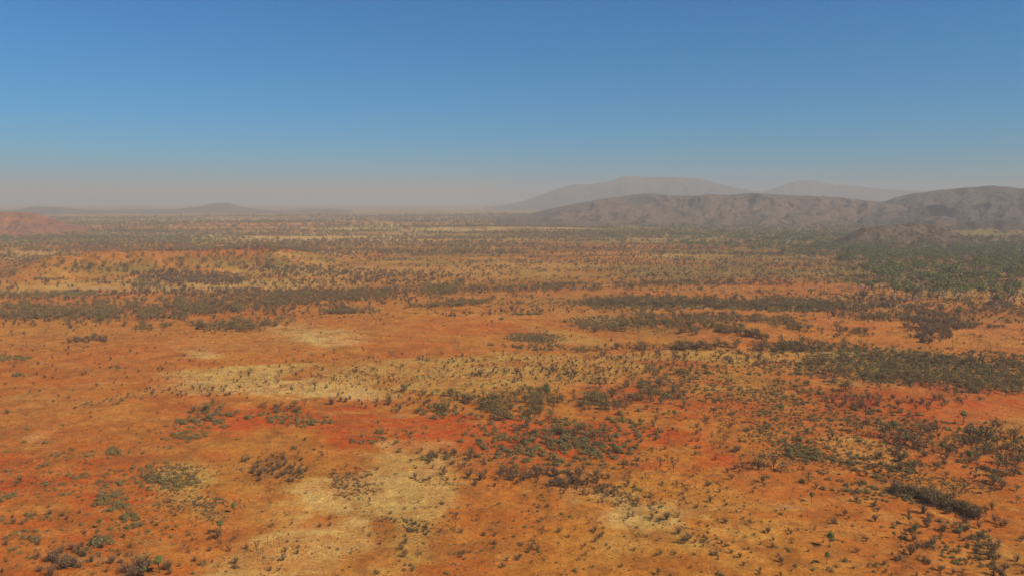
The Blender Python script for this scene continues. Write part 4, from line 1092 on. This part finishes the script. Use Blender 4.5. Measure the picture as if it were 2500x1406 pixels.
# ------------------------------------------------------------------ places, for the descriptions
ZONES = [  # phrase, cx, cy, rx, ry
    ("in the main thicket", 1350, 1080, 190, 62), ("in the grey thicket above", 1270, 988, 170, 32),
    ("in the small red-soil thicket", 490, 1020, 85, 36), ("left of the red centre", 700, 1015, 95, 28),
    ("in the burnt patch at left", 660, 1140, 115, 40), ("in the burnt row below centre", 1330, 1168, 210, 32),
    ("right of the main thicket", 1600, 1060, 110, 50), ("in the scrub behind the main thicket", 1580, 950, 150, 42),
    ("in the dark hedge-like thicket", 2290, 1228, 125, 40), ("on tan ground beside the cream track", 2120, 1125, 130, 44),
    ("on the scrub flat above the track", 1930, 1030, 190, 60), ("among the dark trees at the right edge", 2420, 1100, 130, 90),
    ("right of the scrub flat", 2220, 1040, 140, 50), ("on the slope below the track", 1880, 1160, 190, 50),
    ("on the lower right orange slope", 2050, 1310, 230, 110), ("in the lower right corner", 2400, 1350, 170, 80), ("on the pale sand lower right", 1620, 1275, 150, 75),
    ("on the red tongue at bottom centre", 1280, 1300, 190, 110), ("on the big lower sand patch", 880, 1290, 230, 120), ("by the sand edge at bottom left", 540, 1340, 130, 80),
    ("among grey tussocks on sand at left", 460, 1190, 100, 65), ("on the lower left red flat", 150, 1320, 220, 110), ("among low saltbush at left", 240, 1180, 220, 60),
    ("on the bare tan flat at left", 180, 1010, 230, 70), ("on the sandy rise left of centre", 700, 935, 200, 34), ("on the yellow plain centre", 1050, 900, 190, 50),
    ("on the right yellow plain", 1420, 900, 190, 45), ("on the orange strip at right", 1780, 880, 190, 40), ("on the olive flat at right", 2300, 900, 240, 55),
    ("on the red flat mid left", 300, 870, 300, 60), ("in the long scrub belt at left", 400, 755, 450, 30), ("near the pinkish mounds", 1800, 810, 260, 36), ("in the dark patch at right", 2290, 800, 80, 40),
    ("in the gum forest front row", 2290, 720, 230, 24), ("deeper in the gum forest", 2320, 660, 220, 36), ("left of the gum forest", 2080, 660, 110, 50), ("on the far orange flat", 1500, 640, 500, 60), ("on the low ridge at left", 420, 635, 380, 34),
    ("in the green belt mid right", 1800, 745, 380, 20), ("in the dry scrub below the ridge", 500, 690, 420, 22), ("on red ground near the red centre", 1000, 1060, 200, 60), ("on the orange ground mid centre", 1000, 790, 350, 50),
    ("between lower sand and red tongue", 1120, 1200, 110, 50), ("above the low scrub flat", 2000, 955, 260, 30),
]
def zone_of(px, py):
    best, bz = 1e9, 0
    for i, (_, cx, cyy, rx, ry) in enumerate(ZONES):
        q = math.hypot((px - cx) / rx, (py - cyy) / ry)
        if q < best: best, bz = q, i
    return bz

LOOK = {'shrub': "grey-green shrub", 'dead': "twiggy dead shrub", 'scrub': "scrub tree", 'bare': "bare tree", 'stick': "dead sapling",
        'gum': "gum tree", 'branch': "fallen branch", 'green': "green tree"}
ORD = ["leftmost", "second from left", "third from left", "fourth from left", "fifth from left", "sixth from left", "seventh from left", "eighth from left", "ninth from left", "tenth from left"]
ORD_R = ["rightmost", "second from right", "third from right", "fourth from right", "fifth from right", "sixth from right"]
LIMIT = {'shrub': 300, 'dead': 290, 'scrub': 290, 'bare': 260, 'stick': 240, 'gum': 150, 'green': 60, 'branch': 60, 'tuft': 0, 'straw': 0}
# real height of a nominal 1 m model
for key, kd in KINDS.items():
    P = np.array([p[:5] for p in kd['pts']], float)
    if len(P) == 0: continue
    heroes = [p[5] for p in kd['pts']]
    Z = ground_h(P[:, 0], P[:, 1])
    px, py = project(P[:, 0], P[:, 1], Z)
    app = P[:, 2] / np.hypot(P[:, 0], P[:, 1])
    inview = (px > 4) & (px < 2496) & (py < 1402)
    score = np.where(inview, app, 0) + np.array([10. if h else 0. for h in heroes])
    order = np.argsort(-score)
    chosen = [i for i in order[:LIMIT[key]] if score[i] > 0]
    cs = set(chosen)
    # masses
    rest = [(P[i, 0], P[i, 1], Z[i] - .02, P[i, 2], P[i, 3], P[i, 4]) for i in range(len(P)) if i not in cs]
    fz = .95 if key == 'shrub' else 1.0
    mass(kd['stuff'], [v[1] for v in kd['var']], rest, fz)
    # individuals, labelled by look, place and order
    zones = {}
    for i in chosen:
        if not heroes[i]: zones.setdefault(zone_of(px[i], py[i]), []).append(i)
    labels = {}
    def split(mem, keyf, words):
        mem = sorted(mem, key=keyf); n = len(mem); k = len(words)
        return [(words[j], mem[n * j // k: n * (j + 1) // k]) for j in range(k)]
    for z, mem in zones.items():
        groups = [("", "", mem)]
        if len(mem) > 8:
            groups = [(w, "", g) for w, g in split(mem, lambda i: P[i, 2], ["small ", "medium ", "large "])]
        out = []
        for sw, _, g in groups:
            if len(g) > 14:
                out += [(sw, w, h) for w, h in split(g, lambda i: -py[i], [", near side, ", ", middle, ", ", far side, "])]
            else:
                out.append((sw, " ", g))
        for sw, bw, g in out:
            g = sorted(g, key=lambda i: px[i]); n = len(g)
            for r_, i in enumerate(g):
                what = sw + LOOK[key]
                if n == 1: head = "the " + (what if sw else "lone " + what)
                elif n - 1 - r_ < min(6, n // 2): head = ORD_R[n - 1 - r_] + " " + what
                elif r_ < 10: head = ORD[r_] + " " + what
                else: head = what
                labels[i] = (head + (bw or " ") + ZONES[z][0]).replace("  ", " ")
    for i in chosen:
        pm, joined = kd['var'][int(P[i, 4])]
        lab = heroes[i] or labels[i]
        if len(pm) == 1:
            o = bpy.data.objects.new(kd['name'], joined)
        else:
            o = bpy.data.objects.new(kd['name'], None); o.empty_display_size = .3
        C.objects.link(o)
        o.location = (P[i, 0], P[i, 1], Z[i] - .02)
        o.rotation_euler = (0, 0, P[i, 3])
        o.scale = (P[i, 2], P[i, 2], P[i, 2] * fz)
        o["label"] = lab; o["category"] = kd['cat']; o["group"] = kd['group']
        if len(pm) > 1:
            for pn, me in pm.items():
                c = bpy.data.objects.new(pn, me); c.parent = o; C.objects.link(c)

mass("hill_shrubs", [v[1] for v in KINDS['scrub']['var']], [(a, b, c, s, r, NR.integers(0, 7)) for a, b, c, s, r in HILLPTS])
STN = [make_stone(i, M['stone']) for i in range(4)]
mass("hill_rocks", STN, [(a, b, c, s, r, NR.integers(0, 4)) for a, b, c, s, r in ROCKPTS], .7)
# red rocks along the crest of the low ridge, pale stones on the plain
pxs, pys = ell(420, 607, 330, 4, 700)
x, y, ok = hit(pxs, pys)
RST = [make_stone(20 + i, M['red_stone']) for i in range(4)]
mass("ridge_rocks", RST, [(x[i], y[i], float(ground_h(x[i], y[i])), 1.5 * math.exp(NR.normal(0, .5)), NR.uniform(0, 6), NR.integers(0, 4)) for i in range(len(x)) if ok[i]], .8)
pp = [ell(*q) for q in ((1925, 1238, 34, 2.5, 60), (975, 1017, 30, 5, 40), (230, 1365, 60, 6, 40), (900, 1250, 500, 130, 90), (1800, 1250, 500, 120, 120), (90, 1072, 40, 9, 40), (2130, 1120, 80, 20, 60), (1100, 1150, 400, 90, 80))]
pxs = np.concatenate([p[0] for p in pp]); pys = np.concatenate([p[1] for p in pp])
x, y, ok = hit(pxs, pys)
d = np.sqrt(NR.uniform(175 ** 2, 430 ** 2, 40000)); a = np.radians(NR.uniform(-35, 35, 40000))
gx, gy = np.sin(a) * d, np.cos(a) * d
kp = NR.random(len(gx)) < sstep(.38, .62, fbm(gx / 18, gy / 18, 4, 81))
gx, gy = gx[kp], gy[kp]; gz = ground_h(gx, gy)
mass("gravel", RST, [(gx[i], gy[i], gz[i], .17 * math.exp(NR.normal(0, .45)), NR.uniform(0, 6), NR.integers(0, 4)) for i in range(len(gx))], .8)
mass("loose_stones", STN, [(x[i], y[i], float(ground_h(x[i], y[i])), .26 * math.exp(NR.normal(0, .4)), NR.uniform(0, 6), NR.integers(0, 4)) for i in range(len(x)) if ok[i]], .7)

# ------------------------------------------------------------------ haze
m = bpy.data.materials.new("dust_haze"); m.use_nodes = True
nt = m.node_tree; nt.nodes.clear()
out = nt.nodes.new("ShaderNodeOutputMaterial"); pv = nt.nodes.new("ShaderNodeVolumePrincipled")
pv.inputs["Color"].default_value = (0.60, 0.605, 0.58, 1)
pv.inputs["Density"].default_value = 0.00018
pv.inputs["Anisotropy"].default_value = 0.0
nt.links.new(pv.outputs[0], out.inputs["Volume"])
X0, Z0, Z1 = 30500.0, -14.0, 394.0
v = [(sx * X0, sy * X0, z) for z in (Z0, Z1) for sx, sy in ((-1, -1), (1, -1), (1, 1), (-1, 1))]
f = [(3, 2, 1, 0), (4, 5, 6, 7), (0, 1, 5, 4), (1, 2, 6, 5), (2, 3, 7, 6), (3, 0, 4, 7)]
me = bpy.data.meshes.new("haze"); me.from_pydata(v, [], f); me.materials.append(m); me.update()
hz = bpy.data.objects.new("haze", me); C.objects.link(hz); hz["kind"] = "stuff"
